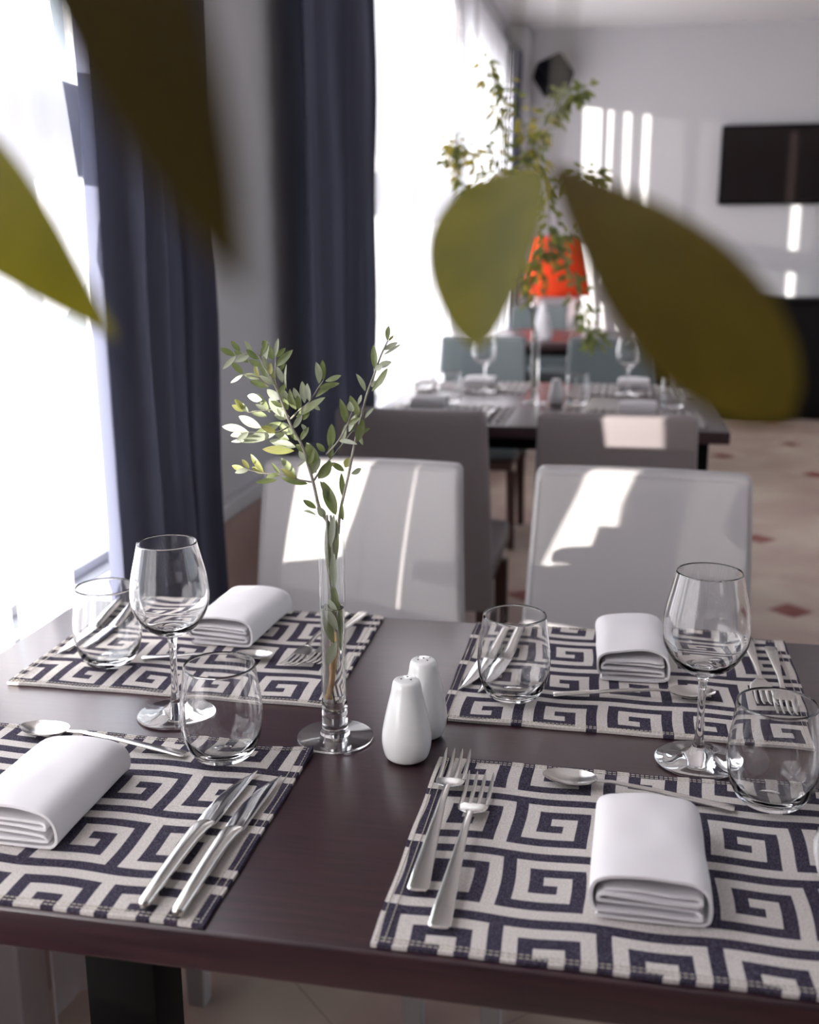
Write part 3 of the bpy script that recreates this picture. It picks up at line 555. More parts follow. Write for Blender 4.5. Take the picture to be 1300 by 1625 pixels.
for i, (x, y, l) in enumerate(((-0.55, 3.40, 'patterned placemat on the second table, near left'), (0.045, 3.40, 'patterned placemat on the second table, near right'),
                               (-0.55, 4.07, 'patterned placemat on the second table, far left'), (0.045, 4.07, 'patterned placemat on the second table, far right'))):
    make_mat(l, x - .20, x + .20, y - .16, y + .16, x - .1, y + .1, i % 2 == 0, 5 + i, fine=False)

# ------------------------------------------------------------ glassware
def make_wine(label, loc):
    t = thing('wine_glass', label, 'wine glass', loc)
    out = smooth_pts([(0.0165, 0.0992), (0.030, 0.109), (0.0405, 0.126), (0.0435, 0.143), (0.0415, 0.165), (0.0365, 0.187), (0.0325, 0.2045)], 7)
    inn = smooth_pts([(0.0314, 0.2045), (0.0354, 0.187), (0.0404, 0.165), (0.0424, 0.143), (0.0392, 0.1270), (0.028, 0.1110), (0.012, 0.1035), (0.0, 0.1022)], 7)
    neck = smooth_pts([(0.0041, 0.0800), (0.0062, 0.0935), (0.0165, 0.0992)], 5)
    bm = bmesh.new(); lathe(bm, [(0, 0.0800)] + neck[:-1] + out + [(0.0320, 0.2050)] + inn, 64); obj('bowl', bm, M['glass'], t, angle=80)
    stem = smooth_pts([(0.0430, 0.0012), (0.0432, 0.0020), (0.030, 0.0040), (0.015, 0.0075), (0.0075, 0.0145), (0.0045, 0.030), (0.0038, 0.055), (0.0041, 0.0799)], 5)
    bm = bmesh.new(); lathe(bm, [(0, 0.0008), (0.0425, 0.0006)] + stem + [(0, 0.0799)], 64)
    obj('stem', bm, M['glass'], t, angle=80); return t
def make_tumbler(label, loc):
    t = thing('stemless_glass', label, 'glass', loc)
    out = smooth_pts([(0.020, 0.0012), (0.030, 0.006), (0.0385, 0.022), (0.0425, 0.043), (0.0420, 0.060), (0.0390, 0.082), (0.0365, 0.1032)], 6)
    inn = smooth_pts([(0.0352, 0.1032), (0.0377, 0.082), (0.0408, 0.060), (0.0412, 0.043), (0.0370, 0.0245), (0.026, 0.0115), (0.0, 0.0080)], 6)
    bm = bmesh.new(); lathe(bm, [(0, 0.0022), (0.012, 0.0016), (0.017, 0.0004)] + out + [(0.0358, 0.1038)] + inn, 64)
    obj('glass_body', bm, M['glass'], t, angle=80); return t
TZ = 0.7506; MZ = 0.7542
w0 = make_wine('stemmed wine glass on the left, between the two left placemats', (-0.486, 1.077, TZ))
dup(w0, 'stemmed wine glass on the right, in front of the right chair', (0.092, 1.071, TZ))
s0 = make_tumbler('empty stemless glass in front of the left wine glass', (-0.392, 0.978, MZ))
dup(s0, 'empty stemless glass at the far left over two knives', (-0.628, 1.200, MZ))
dup(s0, 'empty stemless glass at the centre right over the knife blades', (-0.112, 1.188, MZ))
dup(s0, 'empty stemless glass at the right edge of the photo', (0.153, 0.985, MZ))
for l, x, y in (('stemmed wine glass on the second table, left', -0.500, 3.93), ('stemmed wine glass on the second table, right', 0.012, 3.93)): dup(w0, l, (x, y, MZ))
for l, x, y in (('stemless glass on the second table nearest the curtain', -0.735, 3.98), ('stemless glass on the second table beside its left napkin', -0.575, 3.62),
                ('stemless glass on the second table right of the shaker', -0.150, 3.64), ('stemless glass at the right end of the second table', 0.160, 3.62)): dup(s0, l, (x, y, MZ))

# vase with water
def make_vase(label, loc):
    t = thing('bud_vase', label, 'vase', loc)
    prof = [(0, 0.0008), (0.041, 0.0006), (0.0416, 0.0016), (0.0412, 0.0030), (0.030, 0.0045), (0.0165, 0.0062), (0.0148, 0.0095), (0.0140, 0.013), (0.0138, 0.045), (0.0124, 0.045), (0.0118, 0.038), (0.0095, 0.0325), (0.005, 0.030), (0, 0.0295)]
    bm = bmesh.new(); lathe(bm, prof, 56); obj('foot', bm, M['glass'], t, angle=50)
    bm = bmesh.new(); lathe(bm, [(0.0138, 0.0452), (0.0138, 0.2415), (0.0135, 0.2425), (0.0128, 0.2425), (0.0125, 0.2415), (0.0125, 0.0452)], 56); obj('tube', bm, M['thin_glass'], t, angle=50)
    bm = bmesh.new(); lathe(bm, [(0, 0.0297), (0.005, 0.0302), (0.0094, 0.0327), (0.0117, 0.0382), (0.01225, 0.0452), (0.01225, 0.150), (0.0118, 0.1492), (0, 0.1492)], 40)
    obj('water', bm, M['water'], t, angle=50)
    return t
VX, VY = -0.292, 1.053
v0 = make_vase('slim clear glass vase with a round foot in the middle of the near table', (VX, VY, TZ))
dup(v0, 'slim clear glass vase on the second table', (-0.297, 3.69, TZ))

# ------------------------------------------------------------ shakers
def make_shaker(label, loc, holes, rz=0.0):
    t = thing('shaker', label, 'shaker', loc, rz); t.scale = (1.0, 1.0, 1.13)
    prof = smooth_pts([(0.017, 0.0004), (0.0225, 0.004), (0.0255, 0.014), (0.0258, 0.024), (0.0235, 0.038), (0.0195, 0.054), (0.0163, 0.066), (0.0148, 0.0735), (0.0125, 0.0772), (0.006, 0.0785)], 6)
    bm = bmesh.new(); lathe(bm, [(0, 0.0004)] + prof + [(0, 0.0787)], 48); b = obj('body', bm, M['porcelain'], t, angle=60)
    hb = bmesh.new()
    for x, y in holes: lathe(hb, [(0, 0.0780), (0.0011, 0.0780), (0.0011, 0.0791 - 12 * (x * x + y * y)), (0, 0.0791 - 12 * (x * x + y * y))], 12, x, y)
    obj('pouring_holes', hb, M['hole'], t); return t
make_shaker('white porcelain shaker with three holes, in front', (-0.206, 1.020, TZ), [(-0.005, -0.002), (0.005, -0.002), (0.0, 0.005)])
make_shaker('white porcelain shaker with five holes, behind the other', (-0.199, 1.078, TZ), [(-0.005, -0.004), (0.005, -0.004), (-0.0, 0.001), (-0.006, 0.005), (0.006, 0.005)])
make_shaker('pale shaker in the middle of the second table', (-0.222, 3.66, TZ), [(-0.005, 0), (0.005, 0)])

# ------------------------------------------------------------ napkins
def make_napkin(label, loc, rz=0.0, seed=1, sx=1.0, sy=1.0):
    path = [(-0.036, 0.0262), (-0.010, 0.0278), (0.026, 0.0270), (0.0355, 0.0262), (0.0375, 0.0235), (0.0350, 0.0212), (0.010, 0.0225), (-0.030, 0.0232), (-0.0385, 0.0215), (-0.0400, 0.0185), (-0.0370, 0.0165),
            (0.0, 0.0160), (0.030, 0.0148), (0.0365, 0.0138), (0.0380, 0.0110), (0.0340, 0.0088), (0.0, 0.0092), (-0.036, 0.0090), (-0.0435, 0.0105), (-0.0458, 0.0180), (-0.0450, 0.0270), (-0.0405, 0.0338),
            (-0.029, 0.0385), (0.0, 0.0412), (0.026, 0.0397), (0.0385, 0.0345), (0.0442, 0.0245), (0.0452, 0.0120), (0.0430, 0.0050), (0.034, 0.0026), (0.0, 0.0024), (-0.036, 0.0026), (-0.041, 0.0042)]
    P = smooth_pts(path, 5); r = random.Random(seed); th = 0.0013; n = len(P); ny = 26; L = 0.150
    nrm = []
    for i in range(n):
        a, b = P[max(0, i - 1)], P[min(n - 1, i + 1)]; dx, dz = b[0] - a[0], b[1] - a[1]; l = math.hypot(dx, dz) or 1
        nrm.append((-dz / l, dx / l))
    bm = bmesh.new(); A = []; B = []
    for j in range(ny + 1):
        v = j / ny; y = -L / 2 + L * v
        end = 1 - 0.16 * max(0, (v - 0.86) / 0.14) ** 2 - 0.02 * max(0, (0.1 - v) / 0.1) ** 2
        ra, rb = [], []
        for i, (x, z) in enumerate(P):
            lay = math.sin(i * 0.13 + seed) * 0.0016 * (1 - v) + math.sin(i * 0.31 + seed * 2) * 0.0008
            nz = noise.noise(Vector((x * 30 + seed * 5, y * 22, z * 30))) * 0.0020
            zz = z * end + (nz * (z / 0.04)) - 0.002 * math.sin(PI * v) * (z / 0.04) * 0 ; xx = x * (1 + 0.012 * math.sin(4 * v + seed)) + nz * 0.4
            nx_, nz_ = nrm[i]
            ra.append(bm.verts.new((sx * (xx + nx_ * th), sy * (y + lay), max(0.0004, zz + nz_ * th)))); rb.append(bm.verts.new((sx * (xx - nx_ * th), sy * (y + lay), max(0.0003, zz - nz_ * th))))
        A.append(ra); B.append(rb)
    for j in range(ny):
        for i in range(n - 1):
            bm.faces.new((A[j][i], A[j][i + 1], A[j + 1][i + 1], A[j + 1][i])); bm.faces.new((B[j][i], B[j + 1][i], B[j + 1][i + 1], B[j][i + 1]))
        for i in (0, n - 1): bm.faces.new((A[j][i], A[j + 1][i], B[j + 1][i], B[j][i]))
    for i in range(n - 1):
        for j in (0, ny): bm.faces.new((A[j][i], A[j][i + 1], B[j][i + 1], B[j][i]))
    o = tag(obj('napkin', bm, M['napkin'], angle=70), label, 'napkin'); o.location = loc; o.rotation_euler = (0, 0, rz); return o
n1 = make_napkin('rolled white napkin on the bottom right placemat', (0.038, 0.842, MZ), math.radians(0), 1, sy=0.97)
make_napkin('rolled white napkin on the bottom left placemat, cut by the photo edge', (-0.518, 0.853, MZ), math.radians(0), 2)
make_napkin('rolled white napkin on the upper left placemat, sun on its end', (-0.508, 1.360, MZ), math.radians(-3), 3, sx=0.98)
make_napkin('rolled white napkin on the upper right placemat beside the wine glass', (0.024, 1.338, MZ), math.radians(2), 4, sx=0.95)
for l, x, y in (('white napkin on the second table, near left place', -0.62, 3.47), ('white napkin on the second table, near right place', 0.045, 3.47),
                ('white napkin on the second table, far left place', -0.53, 4.06), ('white napkin on the second table, far right place', 0.035, 4.10)):
    q = dup(n1, l, (x, y, MZ), PI / 2); q.scale = (1.0, 0.78, 1.0)
def cone_napkin(label, loc):
    bm = bmesh.new(); nA = 40
    lathe(bm, [(0, 0), (0.055, 0.0), (0.050, 0.05), (0.035, 0.12), (0.015, 0.19), (0.0, 0.21)], nA)
    for v in bm.verts:
        a = math.atan2(v.co.y, v.co.x); k = 1 + 0.12 * math.sin(5 * a + 14 * v.co.z); v.co.x *= k; v.co.y *= k
    o = tag(obj('standing_napkin', bm, M['napkin']), label, 'napkin'); o.location = loc; return o
c0 = cone_napkin('white standing napkin on the farthest table, right of the lamp', (0.10, 6.45, TZ))
dup(c0, 'white standing napkin on the farthest table, right end', (0.22, 6.85, TZ)); dup(c0, 'white standing napkin on the farthest table, left', (-0.48, 6.40, TZ))

# ------------------------------------------------------------ cutlery (tip towards +y, origin at the middle)
def fork_parts(t):
    bm = bmesh.new()
    loft(bm, [(-0.104, 0, 0.0040, 0.0062, 0.0009), (-0.1015, 0, 0.0042, 0.0078, 0.0013), (-0.08, 0, 0.0055, 0.0072, 0.0015), (-0.03, 0, 0.0085, 0.0048, 0.0018), (0.010, 0, 0.0105, 0.0031, 0.0020), (0.036, 0, 0.0095, 0.0028, 0.0019), (0.0415, 0, 0.0085, 0.0040, 0.0013)], 14)
    obj('handle', bm, M['steel'], t, angle=60)
    bm = bmesh.new()
    loft(bm, [(0.038, 0, 0.0090, 0.0030, 0.0014), (0.042, 0, 0.0080, 0.0066, 0.0010), (0.047, 0, 0.0066, 0.0105, 0.0009), (0.054, 0, 0.0052, 0.0120, 0.0008), (0.0615, 0, 0.0044, 0.0122, 0.0008)], 18)
    for k in range(4):
        x = -0.0102 + 0.0068 * k
        loft(bm, [(0.060, x, 0.0045, 0.0020, 0.0009), (0.072, x, 0.0040, 0.0019, 0.0009), (0.088, x, 0.0048, 0.0017, 0.0008), (0.102, x * 1.02, 0.0075, 0.0013, 0.0007), (0.108, x * 1.02, 0.0095, 0.0004, 0.0003)], 8)
    obj('tines', bm, M['steel'], t, angle=60)
def knife_parts(t):
    bm = bmesh.new()
    loft(bm, [(-0.122, 0.002, 0.0052, 0.0035, 0.0030), (-0.1195, 0.002, 0.0056, 0.0055, 0.0044), (-0.09, 0.0015, 0.0064, 0.0068, 0.0054), (-0.05, 0.0, 0.0066, 0.0072, 0.0056), (-0.02, -0.001, 0.0064, 0.0078, 0.0052), (0.000, -0.001, 0.0060, 0.0086, 0.0046), (0.010, 0.0, 0.0055, 0.0088, 0.0032), (0.016, 0.0, 0.0050, 0.0080, 0.0016)], 18, power=2.3)
    obj('handle', bm, M['steel'], t, angle=60)
    bm = bmesh.new()
    secs = []
    for s, xl, xr in ((0.010, -0.0085, 0.0085), (0.016, -0.0095, 0.0100), (0.035, -0.0098, 0.0102), (0.060, -0.0088, 0.0104), (0.085, -0.0055, 0.0106), (0.105, 0.0005, 0.0106), (0.118, 0.0060, 0.0102), (0.124, 0.0092, 0.0098)):
        secs.append((s, (xl + xr) / 2, 0.0046 - max(0, s - 0.06) * 0.02, (xr - xl) / 2, 0.0009))
    loft(bm, secs, 16, power=1.5)
    obj('blade', bm, M['blade'], t, angle=60)
def spoon_parts(t):
    bm = bmesh.new()
    loft(bm, [(-0.098, 0, 0.0032, 0.0050, 0.0008), (-0.0955, 0, 0.0034, 0.0062, 0.0012), (-0.07, 0, 0.0050, 0.0055, 0.0014), (-0.02, 0, 0.0085, 0.0036, 0.0017), (0.025, 0, 0.0100, 0.0024, 0.0018), (0.043, 0, 0.0085, 0.0026, 0.0015)], 14)
    obj('handle', bm, M['steel'], t, angle=60)
    bm = bmesh.new(); nu, nv = 12, 40; top = []; bot = []
    for lay, L in ((0, top), (1, bot)):
        for i in range(nu + 1):
            r = i / nu; ring = []
            for j in range(nv):
                a = 2 * PI * j / nv; c, s = math.cos(a), math.sin(a)
                x = 0.0175 * r * c * (1 - 0.10 * s); y = 0.070 + 0.029 * r * s
                z = 0.0013 + 0.0075 * r ** 2.2 + 0.0015 * r * max(0, -s) - (0.0010 if lay else 0)
                ring.append(bm.verts.new((x, y, z)))
                if i == 0: break
            L.append(ring)
    for L in (top, bot):
        for i in range(nu):
            for j in range(nv):
                k = (j + 1) % nv
                if i == 0: bm.faces.new((L[0][0], L[1][j], L[1][k]))
                else: bm.faces.new((L[i][j], L[i + 1][j], L[i + 1][k], L[i][k]))
    for j in range(nv): k = (j + 1) % nv; bm.faces.new((top[nu][j], bot[nu][j], bot[nu][k], top[nu][k]))
    obj('bowl', bm, M['steel'], t, angle=60)
protos = {}
HALF = {'fork': (0.108 + 0.104) / 2, 'knife': 0.123, 'spoon': (0.099 + 0.098) / 2}
def put(kind, label, tip, end, sc=None, z=MZ):
    tip = Vector(tip); end = Vector(end); d = tip - end; a = math.atan2(d.y, d.x) - PI / 2
    sc = sc or d.length / (2 * HALF[kind])
    mid = (tip + end) / 2 ; off = {'fork': 0.002, 'knife': 0.001, 'spoon': 0.0005}[kind] * sc
    u = d.normalized(); loc = (mid.x - u.x * off, mid.y - u.y * off, z)
    if kind not in protos:
        t = thing(kind if kind != 'fork' else 'fork', label, kind, loc, a); protos[kind] = t
        {'fork': fork_parts, 'knife': knife_parts, 'spoon': spoon_parts}[kind](t)
    else: t = dup(protos[kind], label, loc, a)
    t.scale = (sc, sc, sc); return t
put('fork', 'left fork on the bottom right placemat', (-0.1515, 1.022), (-0.148, 0.774))
put('fork', 'fork nearer the napkin on the bottom right placemat', (-0.1215, 0.976), (-0.1225, 0.728))
put('fork', 'fork left of its pair on the upper right placemat', (0.176, 1.200), (0.1755, 1.437))
put('fork', 'rightmost fork on the upper right placemat', (0.196, 1.178), (0.203, 1.405))
put('fork', 'fork at the right of the upper left placemat, nearer the shakers', (-0.372, 1.225), (-0.353, 1.443))
put('fork', 'fork at the right of the upper left placemat, behind the vase', (-0.398, 1.215), (-0.378, 1.436))
put('knife', 'left knife on the bottom left placemat, blade pointing away', (-0.3545, 0.950), (-0.3615, 0.711))
put('knife', 'right knife on the bottom left placemat, near the placemat edge', (-0.3275, 0.945), (-0.3305, 0.706))
put('knife', 'left knife under the far left stemless glass', (-0.699, 1.207), (-0.7205, 1.436))
put('knife', 'right knife under the far left stemless glass', (-0.672, 1.220), (-0.6925, 1.440))
put('knife', 'left knife behind the centre right stemless glass', (-0.169, 1.191), (-0.143, 1.425))
put('knife', 'right knife behind the centre right stemless glass', (-0.1445, 1.187), (-0.122, 1.432))
put('knife', 'knife at the right edge of the photo on the bottom right placemat', (0.188, 0.955), (0.184, 0.722))
put('spoon', 'spoon half under the bottom left napkin', (-0.632, 0.996), (-0.431, 0.971))
put('spoon', 'spoon above the bottom right napkin', (-0.0625, 0.993), (0.119, 0.963))
put('spoon', 'spoon on the upper right placemat in front of the napkin', (0.121, 1.232), (-0.066, 1.200))
put('spoon', 'spoon on the upper left placemat in front of the napkin', (-0.428, 1.252), (-0.594, 1.221))
for i, (k, l, a, b) in enumerate((('knife', 'left knife of the second table, near left place', (-0.44, 3.50), (-0.44, 3.27)), ('knife', 'right knife of the second table, near left place', (-0.41, 3.50), (-0.41, 3.27)),
        ('fork', 'fork of the second table, near left place', (-0.72, 3.48), (-0.72, 3.27)), ('fork', 'fork of the second table, near right place', (-0.12, 3.50), (-0.12, 3.29)), ('knife', 'knife of the second table, near right place', (0.20, 3.5), (0.20, 3.27)),
        ('spoon', 'spoon of the second table, far left place', (-0.42, 3.97), (-0.62, 3.95)), ('spoon', 'spoon of the second table, far right place', (0.16, 3.99), (-0.04, 3.96)))):
    put(k, l, a, b)

# ------------------------------------------------------------ olive branch in the vase
ob = thing('olive_branch', 'leafy grey green olive branch standing in the near vase', 'branch', (VX, VY, 0.79))
O = Vector((VX, VY, 0.79))
def rel(p): return Vector(p) - O
bm = bmesh.new()
for pts, r in OLIVE_STEMS:
    P = smooth_pts([tuple(rel(p)) for p in pts], 4); n = len(P)
    tube(bm, P, [r * 1.15 * (1 - 0.5 * i / n) for i in range(n)], 7)
inner = [(-0.0015, 0.0, 0.225), (0.001, 0.001, 0.17), (0.003, 0.0, 0.13), (0.0, -0.001, 0.10), (-0.002, 0.0, 0.07)]
tube(bm, [(x, y, z - 0.035) for x, y, z in smooth_pts([(0.000, 0, 0.245), (0.001, 0.0015, 0.20), (0.0005, 0.003, 0.15), (0.003, 0.001, 0.118)], 4)], 0.0013, 8)
tube(bm, [(x, y, z - 0.035) for x, y, z in smooth_pts([(-0.004, 0, 0.245), (-0.0035, 0.0, 0.20), (-0.001, 0.0, 0.15), (0.002, 0.000, 0.118)], 4)], 0.0013, 8)
obj('stem', bm, M['bark'], ob)
bm = bmesh.new()
P = smooth_pts([(0.0028, 0.0, 0.122), (0.003, 0.0, 0.108), (0.0018, 0.0, 0.095), (-0.0005, 0, 0.085), (-0.0018, 0, 0.066), (-0.0042, -0.001, 0.050), (-0.0046, -0.001, 0.046)], 4); n = len(P)
tube(bm, [(x, y, z - 0.0385) for x, y, z in P], [0.0017 + 0.0010 * i / n + (0.0007 if 11 <= i <= 13 or i > n - 5 else 0) for i in range(n)], 10)
obj('cut_stem', bm, M['wet_stem'], ob)['label'] = 'wet tan lower end of the stem'
bm = bmesh.new(); cam_n = Vector((0.29, -1.0, 0.35)).normalized(); mi = {'g': 0, 'p': 1, 'y': 2}
for b, t, w, c in OLIVE_LEAVES:
    nn = cam_n + Vector((rnd.uniform(-.5, .5), rnd.uniform(-.2, .2), rnd.uniform(-.45, .45)))
    leaf(bm, rel(b), rel(t), w * 0.90, nn, rnd.uniform(.15, .45), rnd.uniform(-.10, .12), mi[c])
for k, (pts, r) in enumerate(OLIVE_STEMS):                 # small leaves filling the twigs
    P = smooth_pts([tuple(rel(p)) for p in pts], 3)
    for i in range(10 if k < 2 else 3, len(P), 2 if k == 0 else 3):
        d = (Vector(P[i]) - Vector(P[i - 1])).normalized(); sd = 1 if rnd.random() < 0.5 else -1
        if k == 1 and rnd.random() < 0.5: continue
        v = (d * rnd.uniform(.5, 1.0) + Vector((d.z, 0, -d.x)) * sd * rnd.uniform(.4, .9) + Vector((0, rnd.uniform(-.4, .4), 0))).normalized()
        leaf(bm, P[i], Vector(P[i]) + v * rnd.uniform(0.013, 0.024), rnd.uniform(0.0045, 0.0075), cam_n + Vector((rnd.uniform(-.5, .5), 0, rnd.uniform(-.4, .4))), 0.3, rnd.uniform(-.1, .12), rnd.choice((0, 0, 1, 1, 2)))
for (bx, bz, tx, tz, w, c, y) in ((0.002, .175, -.0045, .215, .006, 'g', .002), (.003, .17, .002, .21, .0075, 'p', -.003), (.005, .145, .001, .175, .007, 'g', 0), (.006, .145, -.005, .158, .006, 'p', -.004), (.006, .125, -.006, .15, .008, 'p', -.005),
                                  (.003, .105, -.007, .15, .013, 'g', .003), (-.005, .085, .003, .112, .010, 'p', -.005), (.006, .10, .007, .155, .007, 'g', .001), (.001, .20, -.003, .24, .007, 'g', .003), (.005, .20, .006, .245, .006, 'g', 0), (.0, .215, .004, .25, .007, 'p', -.003), (-.004, .18, -.006, .235, .005, 'g', .003)):
    leaf(bm, (bx, y, bz - 0.0385), (tx, y * 0.5, tz - 0.0385), w, (0.2, -1, 0.2), 0.3, 0.05, mi[c])
obj('foliage', bm, [M['olive_g'], M['olive_p'], M['olive_y']], ob, angle=70)

# ------------------------------------------------------------ leafy twigs on the second table
fb = thing('ficus_twigs', 'tall leafy green twigs rising from the vase on the second table', 'branch', (-0.297, 3.69, 0.79)); O2 = Vector((-0.297, 3.69, 0.79))
bm = bmesh.new(); lf = bmesh.new(); mid_n = Vector((0.1, -1, 0.3))
for k, pts in enumerate(FICUS_STEMS):
    P = smooth_pts([tuple(Vector(p) - O2) for p in pts], 5)
    if k == 0: P = [p for p in P if p[2] > 0.0]
    n = len(P); r0 = 0.005 if k == 0 else 0.003
    tube(bm, P, [r0 * (1 - 0.75 * i / n) for i in range(n)], 7)
    st = 14 if k == 0 else 3
    for i in range(st, n):
        for q in range(6):
            p = Vector(P[i]); d = Vector((rnd.uniform(-1, 1), rnd.uniform(-.9, .9), rnd.uniform(-.9, .6))).normalized()
            b = p + d * rnd.uniform(0.006, 0.035); Lf = rnd.uniform(0.028, 0.048)
            sun_yel = p.x < 0.02 and rnd.random() < 0.45  # yellow leaves towards the windows: sunlight painted into the leaf colour
            leaf(lf, b, b + d * Lf + Vector((0, 0, -0.012)), rnd.uniform(0.014, 0.022), mid_n + Vector((rnd.uniform(-.9, .9), 0, rnd.uniform(-.6, .9))), 0.25, 0.1, 1 if sun_yel else 0, 'ficus', 6)
obj('stem', bm, M['bark'], fb); obj('foliage', lf, [M['ficus_g'], M['ficus_sun_y']], fb, angle=70)

# ------------------------------------------------------------ rubber plant close to the camera
rp_ = thing('rubber_plant', 'large blurred green and bronze leaves hanging close to the camera', 'plant', (0.62, -0.25, 0.0)); O3 = Vector((0.62, -0.25, 0))
bm = bmesh.new(); lathe(bm, [(0, 0), (0.12, 0), (0.15, 0.28), (0.16, 0.30), (0.15, 0.30), (0.14, 0.27), (0, 0.26)], 40); obj('pot', bm, M['terracotta'], rp_)
bm = bmesh.new()
trunk = smooth_pts([(0.62, -0.25, 0.2), (0.64, -0.24, 0.9), (0.58, -0.12, 1.35), (0.42, 0.08, 1.50), (0.25, 0.28, 1.52), (0.10, 0.42, 1.47), (-0.04, 0.46, 1.43)], 6)
tube(bm, [tuple(Vector(p) - O3) for p in trunk], [0.011 * (1 - 0.7 * i / len(trunk)) for i in range(len(trunk))], 9)
side = smooth_pts([(0.25, 0.28, 1.52), (0.08, 0.22, 1.46), (-0.10, 0.20, 1.42), (-0.26, 0.30, 1.39)], 6)
tube(bm, [tuple(Vector(p) - O3) for p in side], 0.003, 8)
def petiole(a, b):
    m = ((a[0] + b[0]) / 2, (a[1] + b[1]) / 2 + 0.004, (a[2] + b[2]) / 2 + 0.006)
    tube(bm, [tuple(Vector(p) - O3) for p in smooth_pts([a, m, b], 5)], 0.0007, 6)
LEAVES = [((-0.0475, 0.4169, 1.2965), (-0.0485, 0.3601, 1.2375), 0.0450, (-0.35, -0.92, 0.35), 'big_green', 'broad yellow green leaf', 'big', (-0.04, 0.46, 1.43)),
          ((-0.0225, 0.3159, 1.2920), (0.0425, 0.2900, 1.2265), 0.0375, (-0.1, -1.0, 0.3), 'big_olive', 'broad olive bronze leaf', 'bigend', (0.0, 0.215, 1.44)),
          ((-0.2190, 0.3115, 1.3120), (-0.1440, 0.2910, 1.2450), 0.0360, (0.0, -0.95, 0.3), 'big_green', 'long green leaf at the left edge', 'ficus', (-0.26, 0.30, 1.39)),
          ((-0.0800, 0.1626, 1.3180), (-0.0590, 0.1654, 1.2630), 0.0240, (0.25, -0.9, 0.2), 'bronze_dark', 'dark bronze leaf with a drawn-out tip', 'drop', (-0.09, 0.20, 1.42))]
lvs = []
for b, t, w, nn, mt, lb, shp, at in LEAVES:
    l = bmesh.new(); leaf(l, Vector(b) - O3, Vector(t) - O3, w, nn, 0.12, 0.06, 0, shp, 20); lvs.append((l, mt, lb)); petiole(at, b)
obj('stem', bm, M['bark'], rp_)
for l, mt, lb in lvs:
    o = obj('leaf', l, M[mt], rp_, angle=80); o['label'] = lb

# ------------------------------------------------------------ far wall: speaker, screen, sideboard, lamp
sp = thing('wall_speaker', 'tilted black loudspeaker high in the far corner', 'speaker', (-0.62, 8.66, 2.50))
bm = bmesh.new(); box(bm, -0.11, 0.11, -0.11, 0.09, -0.10, 0.10, 0.02); b = obj('cabinet', bm, M['black'], sp); b.rotation_euler = (math.radians(-28), math.radians(-24), math.radians(28))
bm = bmesh.new(); box(bm, -0.085, 0.085, -0.116, -0.109, -0.08, 0.08, 0.004); g = obj('grille', bm, M['black'], b)
bm = bmesh.new(); tube(bm, [(0, 0.02, 0), (0, 0.235, 0.0)], 0.015, 8); obj('bracket', bm, M['black'], sp)
tv = thing('television', 'black flat television on the far wall at the right', 'television', (1.16, 8.85, 1.855))
bm = bmesh.new(); box(bm, -0.52, 0.52, -0.025, 0.045, -0.285, 0.285, 0.008); obj('case', bm, M['black'], tv)
bm = bmesh.new(); box(bm, -0.50, 0.50, -0.028, -0.0255, -0.265, 0.265); obj('screen', bm, M['screen'], tv, smooth=False)
sb_ = thing('sideboard', 'long black sideboard against the far wall under the television', 'sideboard', (1.45, 8.66, 0))
bm = bmesh.new(); box(bm, -1.0, 1.0, -0.18, 0.215, 0.0, 0.855, 0.006); obj('carcass', bm, M['wood_black'], sb_)
bm = bmesh.new(); box(bm, -1.02, 1.02, -0.20, 0.22, 0.857, 0.888, 0.004); obj('top', bm, M['wood_black'], sb_)
for k in range(4):
    bm = bmesh.new(); x = -0.98 + 0.49 * k; box(bm, x, x + 0.48, -0.198, -0.182, 0.04, 0.845, 0.003); d = obj('door', bm, M['wood_black'], sb_)
    bm = bmesh.new(); hx = x + (0.44 if k % 2 == 0 else 0.04); tube(bm, [(hx, -0.215, 0.45), (hx, -0.215, 0.62)], 0.006, 8); box(bm, hx - .004, hx + .004, -0.215, -0.196, .455, .465); box(bm, hx - .004, hx + .004, -0.215, -0.196, .605, .615); obj('handle', bm, M['steel'], d)
lt = thing('side_table', 'low white side table carrying the red orange lamp', 'side table', (-0.52, 8.15, 0))
bm = bmesh.new(); box(bm, -0.30, 0.30, -0.24, 0.24, 0.44, 0.475, 0.005); obj('tabletop', bm, M['ceramic'], lt)
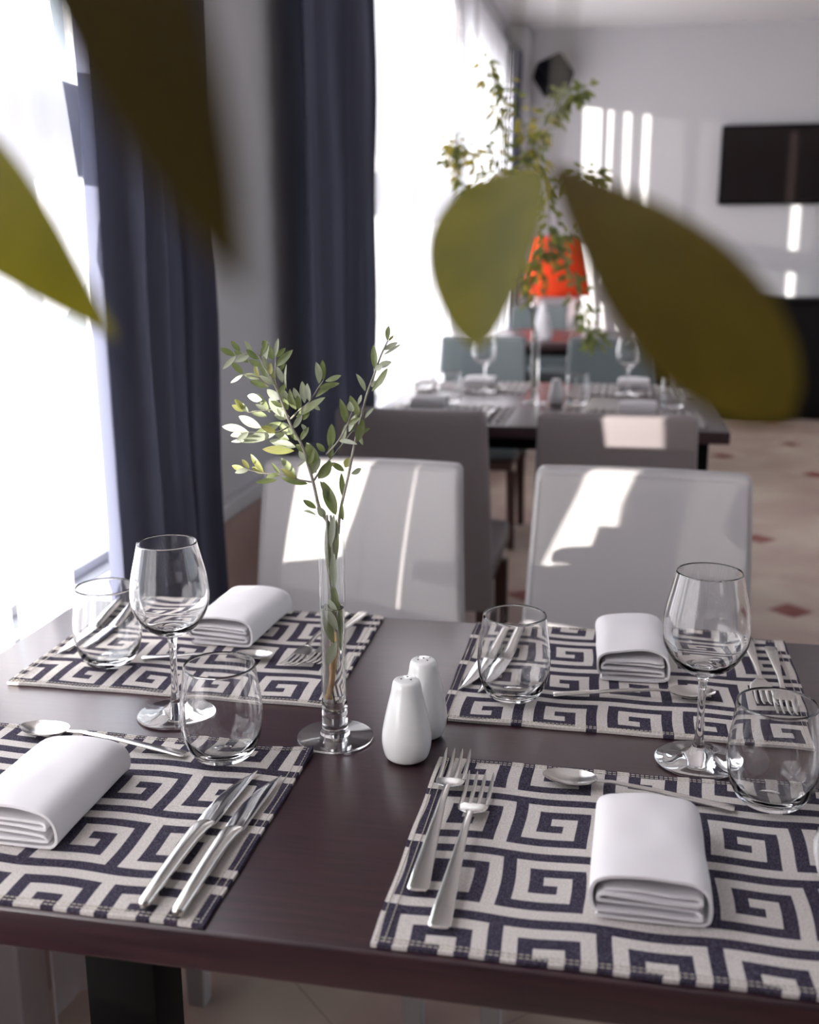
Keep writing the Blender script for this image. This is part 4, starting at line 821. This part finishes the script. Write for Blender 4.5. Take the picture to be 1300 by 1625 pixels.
for sx in (-1, 1):
    for sy in (-1, 1):
        bm = bmesh.new(); box(bm, sx * .26 - .02, sx * .26 + .02, sy * .2 - .02, sy * .2 + .02, 0, 0.438, 0.003); obj('leg', bm, M['ceramic'], lt)
lp = thing('table_lamp', 'table lamp with a flared red orange shade and white looped base', 'lamp', (-0.52, 8.15, 0.477))
bm = bmesh.new(); n = 48
prev = None
for i in range(9):
    v = i / 8; z = 0.44 + 0.42 * v; r = 0.255 - 0.075 * v
    ring = [bm.verts.new((r * math.cos(2 * PI * j / n) * (1 + 0.012 * (j % 2)), r * math.sin(2 * PI * j / n) * (1 + 0.012 * (j % 2)), z)) for j in range(n)]
    if prev:
        for j in range(n): bm.faces.new((prev[j], prev[(j + 1) % n], ring[(j + 1) % n], ring[j]))
    prev = ring
sh = obj('lamp_shade', bm, M['shade'], lp, angle=30); md = sh.modifiers.new('thickness', 'SOLIDIFY'); md.thickness = 0.003
bm = bmesh.new()
for sgn in (-1, 1): tube(bm, smooth_pts([(sgn * 0.02, 0, 0.10), (sgn * 0.10, 0, 0.24), (sgn * 0.15, 0, 0.37), (sgn * 0.10, 0, 0.46), (0, 0, 0.50)], 6), 0.045, 12)
lathe(bm, [(0, 0), (0.12, 0), (0.13, 0.02), (0.10, 0.05), (0.07, 0.12), (0.03, 0.16), (0, 0.17)], 32); obj('base', bm, M['ceramic'], lp)

# look-alikes share a group
KINDS_OF = {'dining_chair': 'dining chairs at the', 'placemat': 'placemats on the', 'napkin': 'rolled napkins on the', 'standing_napkin': 'standing napkins on the', 'stemless_glass': 'stemless glasses on the',
            'wine_glass': 'wine glasses on the', 'fork': 'forks on the', 'knife': 'knives on the', 'spoon': 'spoons on the', 'shaker': 'shakers on the', 'dining_table': 'dining tables', 'sheer_curtain': 'white sheer curtains', 'drape': 'slate drapes', 'bud_vase': 'slim glass vases'}
for o in S.objects:
    base = o.name.split('.')[0]
    if o.parent is None and base in KINDS_OF:
        y = o.location.y; which = '' if base in ('dining_table', 'sheer_curtain', 'drape', 'bud_vase') else (' near table' if y < 2.3 else ' second table' if y < 5.4 else ' farthest table')
        o['group'] = KINDS_OF[base] + which
